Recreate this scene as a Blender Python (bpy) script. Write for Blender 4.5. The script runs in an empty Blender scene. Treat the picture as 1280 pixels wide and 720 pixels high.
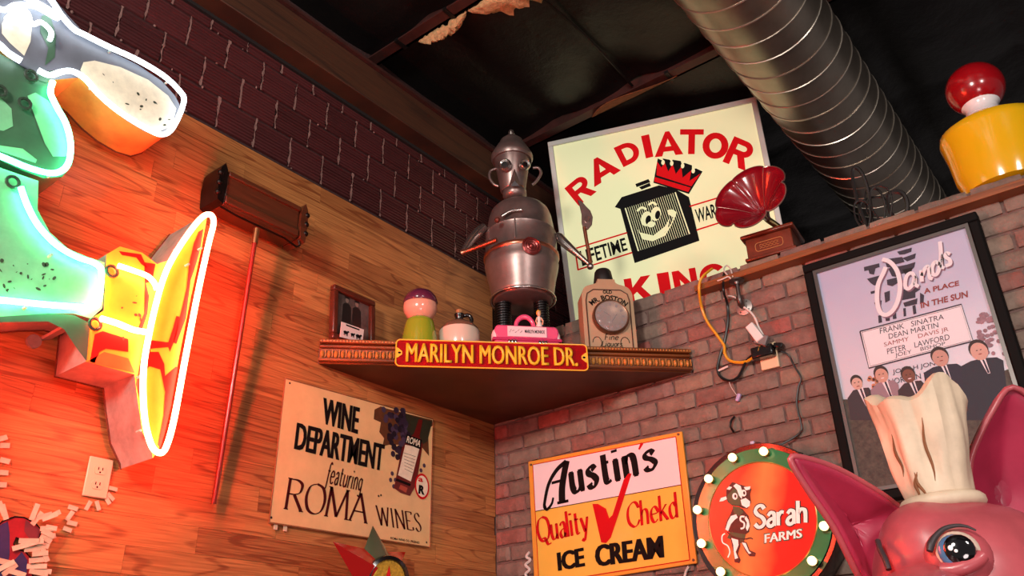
import bpy, bmesh, math, random
from mathutils import Vector, Matrix, noise
random.seed(7)
D = bpy.data
SC = bpy.context.scene
COL = SC.collection
PI = math.pi

# ------------------------------------------------------------------ camera
F = 1052.0
RM = (Matrix.Rotation(-0.91415, 3, 'Z') @ Matrix.Rotation(2.0335, 3, 'X') @ Matrix.Rotation(-0.0272, 3, 'Z'))
CAM = Vector((-2.947, -2.398, 1.6))
cd = D.cameras.new('camera'); cam = D.objects.new('camera', cd); COL.objects.link(cam)
cam.matrix_world = Matrix.Translation(CAM) @ RM.to_4x4()
cd.sensor_width = 36.0; cd.lens = F / 1280 * 36.0; cd.clip_start = 0.05
SC.camera = cam

# ------------------------------------------------------------------ world, lights, exposure
w = D.worlds.new('world'); SC.world = w; w.use_nodes = True
w.node_tree.nodes['Background'].inputs[0].default_value = (0.95, 0.84, 0.82, 1)
w.node_tree.nodes['Background'].inputs[1].default_value = 0.16
SC.view_settings.view_transform = 'Standard'; SC.view_settings.look = 'None'
SC.view_settings.gamma = 1.0; SC.view_settings.use_curve_mapping = False
SC.view_settings.exposure = 0.0

def area(name, loc, target, size, power, color):
    l = D.lights.new(name, 'AREA'); l.energy = power; l.size = size; l.color = color; l.shape = 'DISK'
    o = D.objects.new(name, l); COL.objects.link(o); o.location = loc
    o.rotation_euler = (Vector(target) - Vector(loc)).to_track_quat('-Z', 'Y').to_euler()
    return o
# added unseen room lamps behind and beside the camera, the last low, aimed up
area('room_lamp', (-4.9, -2.0, 3.3), (0, -1.3, 2.7), 0.6, 124, (1.0, 0.91, 0.82))
area('room_lamp', (-3.2, -4.4, 3.4), (-0.2, -0.9, 2.6), 0.6, 42, (1.0, 0.90, 0.84))
area('room_lamp', (-3.6, -3.4, 0.9), (-0.2, -0.9, 3.3), 0.9, 26, (1.0, 0.82, 0.80))

# ------------------------------------------------------------------ helpers
def ray(px, py):
    return RM @ Vector((px - 640, 360 - py, -F))
def on_x(px, py, x=0.0):
    r = ray(px, py); return CAM + r * ((x - CAM.x) / r.x)
def on_y(px, py, y=0.0):
    r = ray(px, py); return CAM + r * ((y - CAM.y) / r.y)
def on_z(px, py, z):
    r = ray(px, py); return CAM + r * ((z - CAM.z) / r.z)
def at(px, py, dist):
    return CAM + ray(px, py).normalized() * dist
def proj(p):
    q = RM.transposed() @ (Vector(p) - CAM)
    return (640 - q.x / q.z * F, 360 + q.y / q.z * F)

def lin(c):
    return tuple(((x / 255) / 12.92 if x / 255 <= .04045 else ((x / 255 + .055) / 1.055) ** 2.4) for x in c)

MATS = {}
def M(name, rgb, rough=.5, metal=0., var=0., scale=20., bump=0., emit=None, estr=0., coat=0., trans=0., objvar=0., alpha=1.):
    if name in MATS: return MATS[name]
    m = D.materials.new(name); m.use_nodes = True; MATS[name] = m
    nt = m.node_tree; b = nt.nodes['Principled BSDF']; L = nt.links.new
    c = lin(rgb)
    b.inputs['Base Color'].default_value = (*c, 1); b.inputs['Roughness'].default_value = rough
    b.inputs['Metallic'].default_value = metal
    if coat: b.inputs['Coat Weight'].default_value = coat; b.inputs['Coat Roughness'].default_value = .08
    if alpha < 1: b.inputs['Alpha'].default_value = alpha
    if trans: b.inputs['Transmission Weight'].default_value = trans
    if emit:
        b.inputs['Emission Color'].default_value = (*emit, 1); b.inputs['Emission Strength'].default_value = estr
    if var or bump or objvar:
        tc = nt.nodes.new('ShaderNodeTexCoord'); n = nt.nodes.new('ShaderNodeTexNoise')
        n.inputs['Scale'].default_value = scale; n.inputs['Detail'].default_value = 5; n.inputs['Roughness'].default_value = .65
        L(tc.outputs['Object'], n.inputs['Vector'])
        src = n.outputs['Fac']
        if objvar:
            oi = nt.nodes.new('ShaderNodeObjectInfo'); mx = nt.nodes.new('ShaderNodeMath'); mx.operation = 'MULTIPLY_ADD'
            mx.inputs[1].default_value = objvar; L(oi.outputs['Random'], mx.inputs[0]); L(src, mx.inputs[2]); src = mx.outputs[0]
        r = nt.nodes.new('ShaderNodeValToRGB'); r.color_ramp.elements[0].position = .3; r.color_ramp.elements[1].position = .72 + objvar
        r.color_ramp.elements[0].color = (*[x * (1 - var) for x in c], 1)
        r.color_ramp.elements[1].color = (*[min(1, x * (1 + var * .7)) for x in c], 1)
        L(src, r.inputs['Fac']); L(r.outputs['Color'], b.inputs['Base Color'])
        if bump:
            bp = nt.nodes.new('ShaderNodeBump'); bp.inputs['Strength'].default_value = bump; bp.inputs['Distance'].default_value = .01
            L(n.outputs['Fac'], bp.inputs['Height']); L(bp.outputs['Normal'], b.inputs['Normal'])
    return m

def EM(name, col, strength, base=(200, 200, 200), rough=.3):
    return M(name, base, rough, emit=col, estr=strength)

class MB:
    """collects faces; build() links them as one mesh object"""
    def __init__(s): s.v = []; s.f = []; s.mi = []; s.sm = []; s.mats = []; s.cur = 0; s.smooth = False
    def mat(s, m):
        if m not in s.mats: s.mats.append(m)
        s.cur = s.mats.index(m); return s
    def add(s, vs, fs, smooth=None):
        o = len(s.v); s.v += [tuple(x) for x in vs]
        for f in fs:
            s.f.append([i + o for i in f]); s.mi.append(s.cur); s.sm.append(s.smooth if smooth is None else smooth)
        return s
    def box(s, c, d, rot=None):
        x, y, z = d[0] / 2, d[1] / 2, d[2] / 2
        vs = [Vector(p) for p in ((-x,-y,-z),(x,-y,-z),(x,y,-z),(-x,y,-z),(-x,-y,z),(x,-y,z),(x,y,z),(-x,y,z))]
        if rot is not None: vs = [rot @ p for p in vs]
        vs = [p + Vector(c) for p in vs]
        return s.add(vs, [(0,3,2,1),(4,5,6,7),(0,1,5,4),(1,2,6,5),(2,3,7,6),(3,0,4,7)], False)
    def prism(s, poly, y0, y1, fn=None):
        """poly in (x, z); solid from y0 (front, towards the viewer) to y1"""
        a = sum(poly[i][0] * poly[(i + 1) % len(poly)][1] - poly[(i + 1) % len(poly)][0] * poly[i][1] for i in range(len(poly)))
        if a < 0: poly = poly[::-1]
        n = len(poly)
        vs = [(p[0], y0, p[1]) for p in poly] + [(p[0], y1, p[1]) for p in poly]
        fs = [tuple(range(n)), tuple(range(2 * n - 1, n - 1, -1))] + [(i, i + n, (i + 1) % n + n, (i + 1) % n) for i in range(n)]
        return s.add(vs, fs, False)
    def flat(s, poly, y):
        a = sum(poly[i][0] * poly[(i + 1) % len(poly)][1] - poly[(i + 1) % len(poly)][0] * poly[i][1] for i in range(len(poly)))
        if a < 0: poly = poly[::-1]
        return s.add([(p[0], y, p[1]) for p in poly], [tuple(range(len(poly)))], False)
    def ell(s, cx, cz, rx, rz, y, n=20, rot=0, y1=None):
        c, t = math.cos(rot), math.sin(rot)
        P = [(cx + rx * math.cos(2*PI*i/n) * c - rz * math.sin(2*PI*i/n) * t, cz + rx * math.cos(2*PI*i/n) * t + rz * math.sin(2*PI*i/n) * c) for i in range(n)]
        return s.flat(P, y) if y1 is None else s.prism(P, y, y1)
    def lathe(s, prof, c=(0,0,0), seg=28, rot=None, smooth=True, ex=1., ey=1., cap=True):
        vs = []; fs = []; n = len(prof)
        for (r, z) in prof:
            for k in range(seg):
                a = 2 * PI * k / seg; p = Vector((r * math.cos(a) * ex, r * math.sin(a) * ey, z))
                if rot is not None: p = rot @ p
                vs.append(p + Vector(c))
        for i in range(n - 1):
            for k in range(seg):
                k2 = (k + 1) % seg; fs.append((i*seg+k, i*seg+k2, (i+1)*seg+k2, (i+1)*seg+k))
        if cap:
            fs.append(tuple(reversed(range(seg)))); fs.append(tuple(range((n-1)*seg, n*seg)))
        return s.add(vs, fs, smooth)
    def sphere(s, c, r, seg=16, rings=10, rot=None):
        if not hasattr(r, '__len__'): r = (r, r, r)
        prof = [(max(1e-4, math.sin(PI * i / rings)), -math.cos(PI * i / rings)) for i in range(rings + 1)]
        vs = []; fs = []
        for (q, z) in prof:
            for k in range(seg):
                a = 2 * PI * k / seg; p = Vector((q * math.cos(a) * r[0], q * math.sin(a) * r[1], z * r[2]))
                if rot is not None: p = rot @ p
                vs.append(p + Vector(c))
        for i in range(rings):
            for k in range(seg):
                k2 = (k + 1) % seg; fs.append((i*seg+k, i*seg+k2, (i+1)*seg+k2, (i+1)*seg+k))
        return s.add(vs, fs, True)
    def tube(s, pts, r, seg=8, closed=False):
        pts = [Vector(p) for p in pts]; n = len(pts); vs = []; fs = []; up = None
        for i, p in enumerate(pts):
            if closed: t = pts[(i + 1) % n] - pts[i - 1]
            else: t = pts[min(i + 1, n - 1)] - pts[max(i - 1, 0)]
            t.normalize()
            if up is None: up = t.orthogonal().normalized()
            up = (up - t * up.dot(t)); up = up.normalized() if up.length > 1e-5 else t.orthogonal().normalized()
            b = t.cross(up); rr = r[i] if hasattr(r, '__len__') else r
            for k in range(seg):
                a = 2 * PI * k / seg; vs.append(p + (up * math.cos(a) + b * math.sin(a)) * rr)
        for i in range(n if closed else n - 1):
            j = (i + 1) % n
            for k in range(seg):
                k2 = (k + 1) % seg; fs.append((i*seg+k, i*seg+k2, j*seg+k2, j*seg+k))
        if not closed:
            fs.append(tuple(reversed(range(seg)))); fs.append(tuple(range((n-1)*seg, n*seg)))
        return s.add(vs, fs, True)
    def grid(s, fn, nu, nv, smooth=True, wrap=False):
        vs = [fn(i / (nu - 1), j / (nv - 1)) for j in range(nv) for i in range(nu)]
        fs = [(j*nu+i, j*nu+i+1, (j+1)*nu+i+1, (j+1)*nu+i) for j in range(nv - 1) for i in range(nu - 1)]
        return s.add(vs, fs, smooth)
    def mesh(s, name, mat=None):
        me = D.meshes.new(name); me.from_pydata(s.v, [], s.f)
        if mat is not None and not s.mats: me.materials.append(mat)
        for m in s.mats: me.materials.append(m)
        me.polygons.foreach_set('material_index', s.mi); me.polygons.foreach_set('use_smooth', s.sm)
        me.update(); me.set_sharp_from_angle(angle=math.radians(50)); return me
    def build(s, name, mat=None, parent=None, bevel=0., loc=None):
        o = D.objects.new(name, s.mesh(name, mat)); COL.objects.link(o)
        if parent: o.parent = parent
        if loc: o.location = loc
        if bevel:
            b = o.modifiers.new('bevel', 'BEVEL'); b.width = bevel; b.segments = 2; b.limit_method = 'ANGLE'
        return o

def tag(o, label, cat, group=None):
    o['label'] = label; o['category'] = cat
    if group: o['group'] = group
    return o
def struct(o): o['kind'] = 'structure'; return o
def thing(name, label, cat, loc=(0,0,0), rotz=0., group=None, mat=None):
    o = D.objects.new(name, None); COL.objects.link(o); o.empty_display_size = .05
    if mat is not None: o.matrix_world = mat
    else: o.location = loc; o.rotation_euler = (0, 0, rotz)
    return tag(o, label, cat, group)

class Frame:
    """a plane in the room: origin o, x right, z up, y into the surface"""
    def __init__(s, o, x, z):
        s.o = Vector(o); s.x = Vector(x).normalized(); s.z = Vector(z).normalized(); s.y = s.z.cross(s.x)
        s.M = Matrix.Translation(s.o) @ Matrix((s.x, s.y, s.z)).transposed().to_4x4()
    def uv(s, px, py, d=0.):
        r = ray(px, py); k = ((s.o + s.y * d) - CAM).dot(s.y) / r.dot(s.y); p = CAM + r * k - s.o
        return (p.dot(s.x), p.dot(s.z))
    def P(s, pts, d=0.): return [s.uv(a, b, d) for a, b in pts]
def wall_b(o): return Frame(o, (0, -1, 0), (0, 0, 1))     # brick wall
def wall_w(o): return Frame(o, (1, 0, 0), (0, 0, 1))      # wood wall

def spline(p, n=7, closed=False):
    p = [Vector(q) for q in p]; out = []; N = len(p)
    if N < 3: return p
    for i in range(N if closed else N - 1):
        if closed: a, b, c, d = p[i-1], p[i], p[(i+1) % N], p[(i+2) % N]
        else: a, b, c, d = p[max(i-1, 0)], p[i], p[i+1], p[min(i+2, N-1)]
        for k in range(n):
            t = k / n
            out.append(.5 * ((2*b) + (c-a)*t + (2*a-5*b+4*c-d)*t*t + (3*b-a-3*c+d)*t**3))
    if not closed: out.append(p[-1])
    return out

# ---- lettering
def txt(mb, s, quad, y, bold=.03, fn=None, fat=0.):
    """built-in typeface, stretched into quad (TL, TR, BR, BL) in local (x, z)"""
    c = D.curves.new('t', 'FONT'); c.body = s; c.offset = bold; c.resolution_u = 3
    o = D.objects.new('t', c); COL.objects.link(o)
    bpy.context.view_layer.update()
    me = D.meshes.new_from_object(o.evaluated_get(bpy.context.evaluated_depsgraph_get()))
    co = [v.co.copy() for v in me.vertices]; fs = [tuple(p.vertices) for p in me.polygons]
    D.objects.remove(o); D.curves.remove(c); D.meshes.remove(me)
    x0, x1 = min(p.x for p in co), max(p.x for p in co); y0, y1 = min(p.y for p in co), max(p.y for p in co)
    TL, TR, BR, BL = [Vector(q) for q in quad]
    for k, du in enumerate((0.,) if not fat else (0., -fat, fat, -fat * .5, fat * .5)):
        vs = []
        for p in co:
            u = (p.x - x0) / (x1 - x0) * (1 - 2 * fat) + fat + du; v = (p.y - y0) / (y1 - y0)
            if fn: q = fn(u, v)
            else: q = (BL * (1-u) + BR * u) * (1-v) + (TL * (1-u) + TR * u) * v
            vs.append((q[0], y - k * .00008, q[1]))
        out = []
        for f in fs:      # face the viewer (-y)
            a, b, c_ = [Vector((vs[i][0], vs[i][2])) for i in f[:3]]
            out.append(f if (b - a).cross(c_ - a) > 0 else tuple(reversed(f)))
        mb.add(vs, out, False)

G = {
 'I': (.12, [[(0,0),(0,1)]], [(0,0),(0,1)]),
 'R': (.64, [[(0,0),(0,1)],[(0,.98),(.3,.99),(.5,.9),(.53,.75),(.45,.58),(.25,.51),(0,.5)],[(.25,.5),(.62,0)]], [(0,0),(0,1),(.62,0)]),
 'O': (.82, [[(.4,1),(.12,.88),(0,.5),(.12,.12),(.4,0),(.68,.12),(.8,.5),(.68,.88),(.4,1)]], []),
 'M': (.95, [[(0,0),(.08,1)],[(.08,1),(.44,.03)],[(.44,.03),(.82,1)],[(.82,1),(.9,0)]], [(0,0),(.06,1),(.84,1),(.9,0)]),
 'A': (.8, [[(0,0),(.38,1)],[(.38,1),(.76,0)],[(.13,.35),(.63,.35)]], [(0,0),(.76,0)]),
 'W': (1.02, [[(0,1),(.25,0)],[(.25,0),(.48,.95)],[(.48,.95),(.72,0)],[(.72,0),(.98,1)]], [(0,1),(.98,1)]),
 'N': (.66, [[(0,0),(0,1)],[(0,1),(.62,0)],[(.62,0),(.62,1)]], [(0,0),(0,1),(.62,1)]),
 'E': (.52, [[(0,0),(0,1)],[(0,.98),(.46,.98),(.46,.85)],[(0,.5),(.34,.5)],[(0,.02),(.48,.02),(.5,.18)]], []),
 'S': (.5, [[(.45,.82),(.32,.98),(.12,.95),(.02,.77),(.14,.58),(.34,.45),(.46,.25),(.38,.06),(.18,.01),(0,.17)]], []),
 'Q': (.84, [[(.4,1),(.12,.88),(0,.5),(.12,.12),(.4,0),(.68,.12),(.8,.5),(.68,.88),(.4,1)],[(.25,.12),(.45,.1),(.62,-.14),(.85,-.12)]], []),
 'C': (.68, [[(.64,.75),(.52,.95),(.32,1),(.08,.82),(0,.5),(.08,.18),(.32,0),(.52,.04),(.66,.24)]], [(.64,.75)]),
 'u': (.46, [[(0,.6),(0,.2),(.08,.02),(.22,.02),(.36,.18)],[(.36,.6),(.36,0)]], [(0,.6),(.36,.6),(.38,0)]),
 'a': (.42, [[(.04,.48),(.15,.61),(.28,.58),(.33,.45),(.33,0)],[(.33,.36),(.12,.3),(.02,.15),(.12,0),(.28,.06),(.33,.18)]], [(.36,0)]),
 'l': (.14, [[(0,0),(0,1)]], [(0,0),(0,1)]),
 'i': (.14, [[(0,0),(0,.6)],[(0,.82),(0,.9)]], [(0,0),(0,.6)]),
 't': (.34, [[(.1,.85),(.1,.15),(.18,.02),(.3,.06)],[(0,.6),(.28,.6)]], []),
 'y': (.44, [[(0,.6),(.2,.05)],[(.42,.6),(.15,-.2),(.05,-.28),(-.05,-.22)]], [(0,.6),(.42,.6)]),
 'h': (.44, [[(0,0),(0,1)],[(0,.4),(.12,.6),(.28,.58),(.34,.42),(.34,0)]], [(0,0),(0,1),(.34,0)]),
 'e': (.42, [[(.02,.33),(.36,.36),(.32,.55),(.18,.62),(.04,.5),(0,.3),(.08,.06),(.22,0),(.36,.1)]], []),
 'k': (.42, [[(0,0),(0,1)],[(.32,.6),(0,.28)],[(.1,.36),(.38,0)]], [(0,0),(0,1),(.32,.6),(.38,0)]),
 'd': (.46, [[(.36,1),(.36,0)],[(.36,.45),(.2,.61),(.04,.5),(0,.3),(.06,.06),(.2,0),(.36,.16)]], [(.36,1),(.38,0)]),
 'n': (.44, [[(0,0),(0,.6)],[(0,.4),(.12,.6),(.28,.58),(.34,.42),(.34,0)]], [(0,0),(0,.6),(.34,0)]),
 's': (.36, [[(.28,.5),(.18,.61),(.04,.55),(.04,.42),(.2,.32),(.3,.18),(.2,.01),(.06,.02),(0,.12)]], []),
 'f': (.3, [[(.34,.9),(.26,1),(.15,.88),(.12,.5),(.1,-.2),(0,-.28)],[(0,.58),(.28,.58)]], []),
 'r': (.3, [[(0,0),(0,.6)],[(0,.38),(.12,.58),(.26,.56)]], [(0,0),(0,.6)]),
 'g': (.42, [[(.34,.5),(.2,.61),(.04,.5),(0,.3),(.1,.06),(.25,.06),(.34,.22)],[(.34,.6),(.34,-.12),(.22,-.28),(.05,-.22)]], []),
 'b': (.44, [[(0,0),(0,1)],[(0,.4),(.12,.6),(.3,.55),(.36,.3),(.28,.05),(.12,0),(0,.15)]], [(0,1)]),
 "'": (.1, [[(.02,1.0),(-.02,.82)]], []),
 'o': (.42, [[(.19,.6),(.05,.5),(0,.3),(.05,.08),(.19,0),(.33,.08),(.38,.3),(.33,.5),(.19,.6)]], []),
 'q': (.46, [[(.36,.45),(.2,.61),(.04,.5),(0,.3),(.06,.06),(.2,0),(.36,.16)],[(.36,.6),(.36,-.3)]], []),
 'L': (.5, [[(0,1),(0,.02)],[(0,.02),(.45,.02),(.48,.16)]], []),
 'F': (.5, [[(0,0),(0,1)],[(0,.98),(.45,.98)],[(0,.52),(.34,.52)]], []),
 ' ': (.3, [], []),
}
def strip(mb, pts, wfn, y):
    pts = [Vector(p) for p in pts]; L = []; n = len(pts)
    for i, p in enumerate(pts):
        t = (pts[min(i+1, n-1)] - pts[max(i-1, 0)])
        if t.length < 1e-9: t = Vector((1, 0))
        t.normalize(); nn = Vector((-t.y, t.x)); w_ = wfn(i / max(1, n-1), t) / 2
        L.append((p + nn * w_, p - nn * w_))
    vs = []; fs = []
    for a, b in L: vs += [(a.x, y, a.y), (b.x, y, b.y)]
    for i in range(n - 1):
        q = (2*i+1, 2*i+3, 2*i+2, 2*i)
        a, b, c = [Vector((vs[k][0], vs[k][2])) for k in q[:3]]
        fs.append(q if (b-a).cross(c-a) > 0 else tuple(reversed(q)))
    mb.add(vs, fs, False)
def pen(mb, s, box, y, W=.16, wmin=.05, phi=.4, serif=.1, shear=0., gap=.1, fn=None, grow=0.):
    """stroke lettering; box = (BL, BR, cap height vector) in local (x, z); widths in cap heights"""
    BL, BR, H = [Vector(q) for q in box]
    tot = sum(G[c][0] + gap for c in s) - gap
    ux = (BR - BL) / tot; hh = H.length; x = 0
    def T(p, x0): return BL + ux * (x0 + p[0] + shear * p[1]) + H * p[1]
    if fn: T = lambda p, x0: Vector(fn((x0 + p[0] + shear * p[1]) / tot, p[1]))
    ang0 = math.atan2(ux.y, ux.x)
    for c in s:
        adv, strokes, ser = G[c]
        for st in strokes:
            q = spline([Vector(p) for p in st], 5) if len(st) > 2 else [Vector(st[0]), Vector(st[0]).lerp(Vector(st[1]), .5), Vector(st[1])]
            strip(mb, [T(p, x) for p in q], lambda t, d: hh * (max(wmin, W * abs(math.sin(math.atan2(d.y, d.x) - ang0 - phi))) + grow), y)
        if serif:
            for (a, b) in ser:
                strip(mb, [T((a - serif, b), x), T((a + serif, b), x)], lambda t, d: hh * (max(.035, wmin * .8) + grow), y)
        x += adv + gap

def arcpts(cx, cz, rx, rz, a0, a1, n=14):
    return [(cx + rx * math.cos(math.radians(a0 + (a1 - a0) * i / n)), cz + rz * math.sin(math.radians(a0 + (a1 - a0) * i / n))) for i in range(n + 1)]
STEM = [(0,0),(.28,0),(.28,1),(0,1)]
G2 = {   # heavy sans capitals on a unit box: plain pieces and (outer, inner) bands
 'I': ([[(0,0),(1,0),(1,1),(0,1)]], []),
 'T': ([[(0,.78),(1,.78),(1,1),(0,1)],[(.36,0),(.64,0),(.64,.78),(.36,.78)]], []),
 'A': ([[(0,0),(.27,0),(.5,.70),(.5,1),(.35,1)],[(1,0),(.65,1),(.5,1),(.5,.70),(.73,0)],[(.2,.18),(.8,.18),(.74,.38),(.26,.38)]], []),
 'K': ([STEM,[(.28,.3),(.28,.6),(.64,1),(1,1),(.5,.46)],[(.36,.48),(.56,.64),(1,0),(.66,0)]], []),
 'N': ([STEM,[(.72,0),(1,0),(1,1),(.72,1)],[(0,1),(.3,1),(1,0),(.7,0)]], []),
 'D': ([STEM], [([(.2,1)] + arcpts(.45,.5,.55,.5,90,-90) + [(.2,0)], [(.2,.78)] + arcpts(.45,.5,.27,.28,90,-90) + [(.2,.22)])]),
 'O': ([], [(arcpts(.5,.5,.5,.5,0,360,28), arcpts(.5,.5,.23,.27,0,360,28))]),
 'R': ([STEM,[(.42,.42),(.72,.46),(1,0),(.68,0)]], [([(.2,1)] + arcpts(.62,.7,.36,.3,90,-90) + [(.2,.4)], [(.2,.8)] + arcpts(.58,.7,.14,.1,90,-90) + [(.2,.6)])]),
 'G': ([[(.55,.34),(1,.34),(1,.53),(.55,.53)],[(.76,0),(1,0),(1,.4),(.76,.4)]], [(arcpts(.5,.5,.5,.5,35,330,24), arcpts(.5,.5,.24,.28,35,330,24))]),
}
def heavy(mb, ch, quad, y):
    TL, TR, BR, BL = [Vector(q) for q in quad]
    def T(p): return (BL * (1-p[0]) + BR * p[0]) * (1-p[1]) + (TL * (1-p[0]) + TR * p[0]) * p[1]
    pieces, bands = G2[ch]
    for i, pc in enumerate(pieces): mb.flat([tuple(T(p)) for p in pc], y - i * .0001)
    for o_, i_ in bands:
        for k in range(len(o_) - 1): mb.flat([tuple(T(p)) for p in (o_[k], o_[k+1], i_[k+1], i_[k])], y - .0005)

def disc_line(mb, pts, w_, y, closed=False):
    P = [Vector(p) for p in pts]
    if closed: P = P + [P[0]]
    strip(mb, P, lambda t, d: w_, y)

# ------------------------------------------------------------------ surface materials
def wood_mat(name, dark, light, ring=22., along='X', rough=.38, objv=.35):
    m = D.materials.new(name); m.use_nodes = True; MATS[name] = m
    nt = m.node_tree; N = nt.nodes.new; L = nt.links.new; b = nt.nodes['Principled BSDF']
    g = N('ShaderNodeNewGeometry'); oi = N('ShaderNodeObjectInfo')
    sc = N('ShaderNodeVectorMath'); sc.operation = 'SCALE'; sc.inputs[0].default_value = (31, 17, 23); L(oi.outputs['Random'], sc.inputs['Scale'])
    ad = N('ShaderNodeVectorMath'); ad.operation = 'ADD'; L(g.outputs['Position'], ad.inputs[0]); L(sc.outputs[0], ad.inputs[1])
    mp = N('ShaderNodeMapping'); mp.inputs['Scale'].default_value = (.75, 1.0, 8.0) if along == 'X' else (9.0, 1.0, 9.0); L(ad.outputs[0], mp.inputs['Vector'])
    n1 = N('ShaderNodeTexNoise'); n1.inputs['Scale'].default_value = 1.2; n1.inputs['Detail'].default_value = 1.2; L(mp.outputs[0], n1.inputs['Vector'])
    mu = N('ShaderNodeMath'); mu.operation = 'MULTIPLY'; mu.inputs[1].default_value = ring * 2 * PI / 2; L(n1.outputs['Fac'], mu.inputs[0])
    si = N('ShaderNodeMath'); si.operation = 'SINE'; L(mu.outputs[0], si.inputs[0])
    r1 = N('ShaderNodeValToRGB'); r1.color_ramp.elements[0].position = .78; r1.color_ramp.elements[0].color = (0, 0, 0, 1); r1.color_ramp.elements[1].position = 1.
    L(si.outputs[0], r1.inputs['Fac'])
    mp2 = N('ShaderNodeMapping'); mp2.inputs['Scale'].default_value = (4., 4., 130.) if along == 'X' else (130., 4., 130.); L(ad.outputs[0], mp2.inputs['Vector'])
    n2 = N('ShaderNodeTexNoise'); n2.inputs['Scale'].default_value = 1.5; n2.inputs['Detail'].default_value = 4; L(mp2.outputs[0], n2.inputs['Vector'])
    mx = N('ShaderNodeMath'); mx.operation = 'MULTIPLY_ADD'; mx.inputs[1].default_value = .24; L(r1.outputs['Color'], mx.inputs[0]); L(n2.outputs['Fac'], mx.inputs[2])
    m3 = N('ShaderNodeMath'); m3.operation = 'MULTIPLY_ADD'; m3.inputs[1].default_value = objv; L(oi.outputs['Random'], m3.inputs[0]); L(mx.outputs[0], m3.inputs[2])
    cr = N('ShaderNodeValToRGB'); cr.color_ramp.elements[0].position = .32; cr.color_ramp.elements[0].color = (*lin(light), 1)
    cr.color_ramp.elements[1].position = 1.2 if False else 1.0; cr.color_ramp.elements[1].color = (*lin(dark), 1)
    L(m3.outputs[0], cr.inputs['Fac']); L(cr.outputs['Color'], b.inputs['Base Color'])
    b.inputs['Roughness'].default_value = rough
    bp = N('ShaderNodeBump'); bp.inputs['Strength'].default_value = .12; bp.inputs['Distance'].default_value = .002; L(mx.outputs[0], bp.inputs['Height']); L(bp.outputs['Normal'], b.inputs['Normal'])
    return m
MW = wood_mat('oak_plank', (126, 66, 34), (206, 138, 80))
MWD = wood_mat('dark_wood', (44, 22, 12), (92, 52, 30), ring=8., along='X', rough=.45, objv=0.)
MWM = wood_mat('carved_wood', (70, 32, 12), (140, 78, 34), ring=5., along='X', rough=.35, objv=0.)
MWL = wood_mat('ledge_wood', (92, 44, 18), (146, 82, 38), ring=5., along='X', rough=.45, objv=0.)

def brick_mat():
    m = D.materials.new('brick'); m.use_nodes = True
    nt = m.node_tree; N = nt.nodes.new; L = nt.links.new; b = nt.nodes['Principled BSDF']
    g = N('ShaderNodeNewGeometry'); oi = N('ShaderNodeObjectInfo')
    r = N('ShaderNodeValToRGB'); e = r.color_ramp.elements
    cols = [(0, (120, 102, 92)), (.22, (134, 112, 100)), (.42, (126, 104, 96)), (.6, (142, 118, 102)), (.8, (122, 102, 96)), (.93, (138, 98, 88)), (1., (152, 84, 76))]
    e[0].position = 0; e[0].color = (*lin(cols[0][1]), 1); e[1].position = 1; e[1].color = (*lin(cols[-1][1]), 1)
    for p, c in cols[1:-1]:
        q = e.new(p); q.color = (*lin(c), 1)
    L(oi.outputs['Random'], r.inputs['Fac'])
    n = N('ShaderNodeTexNoise'); n.inputs['Scale'].default_value = 16; n.inputs['Detail'].default_value = 6; n.inputs['Roughness'].default_value = .7; L(g.outputs['Position'], n.inputs['Vector'])
    r2 = N('ShaderNodeValToRGB'); r2.color_ramp.elements[0].position = .3; r2.color_ramp.elements[0].color = (.68, .66, .66, 1); r2.color_ramp.elements[1].position = .75; r2.color_ramp.elements[1].color = (1.25, 1.24, 1.22, 1)
    L(n.outputs['Fac'], r2.inputs['Fac'])
    mx = N('ShaderNodeMix'); mx.data_type = 'RGBA'; mx.blend_type = 'MULTIPLY'; mx.inputs['Factor'].default_value = 1
    L(r.outputs['Color'], mx.inputs['A']); L(r2.outputs['Color'], mx.inputs['B']); L(mx.outputs['Result'], b.inputs['Base Color'])
    n3 = N('ShaderNodeTexNoise'); n3.inputs['Scale'].default_value = 70; n3.inputs['Detail'].default_value = 5; L(g.outputs['Position'], n3.inputs['Vector'])
    bp = N('ShaderNodeBump'); bp.inputs['Strength'].default_value = .5; bp.inputs['Distance'].default_value = .006; L(n3.outputs['Fac'], bp.inputs['Height']); L(bp.outputs['Normal'], b.inputs['Normal'])
    b.inputs['Roughness'].default_value = .72
    return m
MBRICK = brick_mat()
MMORT = M('brick_mortar', (112, 86, 80), .85, var=.3, scale=40, bump=.5)
MTILE = M('clay_tile', (72, 30, 32), .5, var=.4, scale=9, bump=.3, objvar=.5)
MTMORT = M('tile_mortar', (60, 34, 34), .9, var=.4, scale=50, bump=.8)
MSQ = M('squeezed_mortar', (140, 104, 98), .9, var=.3, scale=60, bump=.8)
MBLACK = M('black_plastic_sheet', (9, 8, 9), .5, var=.3, scale=9, bump=.7)
MSTEEL = M('red_oxide_steel', (64, 30, 26), .6, var=.4, scale=14)
MFUZZ = M('torn_insulation', (206, 168, 120), .95, var=.35, scale=60, bump=1.)
MFLOOR = M('floor_tile', (92, 62, 48), .5, var=.2, scale=4)

# ------------------------------------------------------------------ floor
struct(MB().box((0, -3.2, -.05), (11, 7, .1)).build('floor', MFLOOR))

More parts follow.
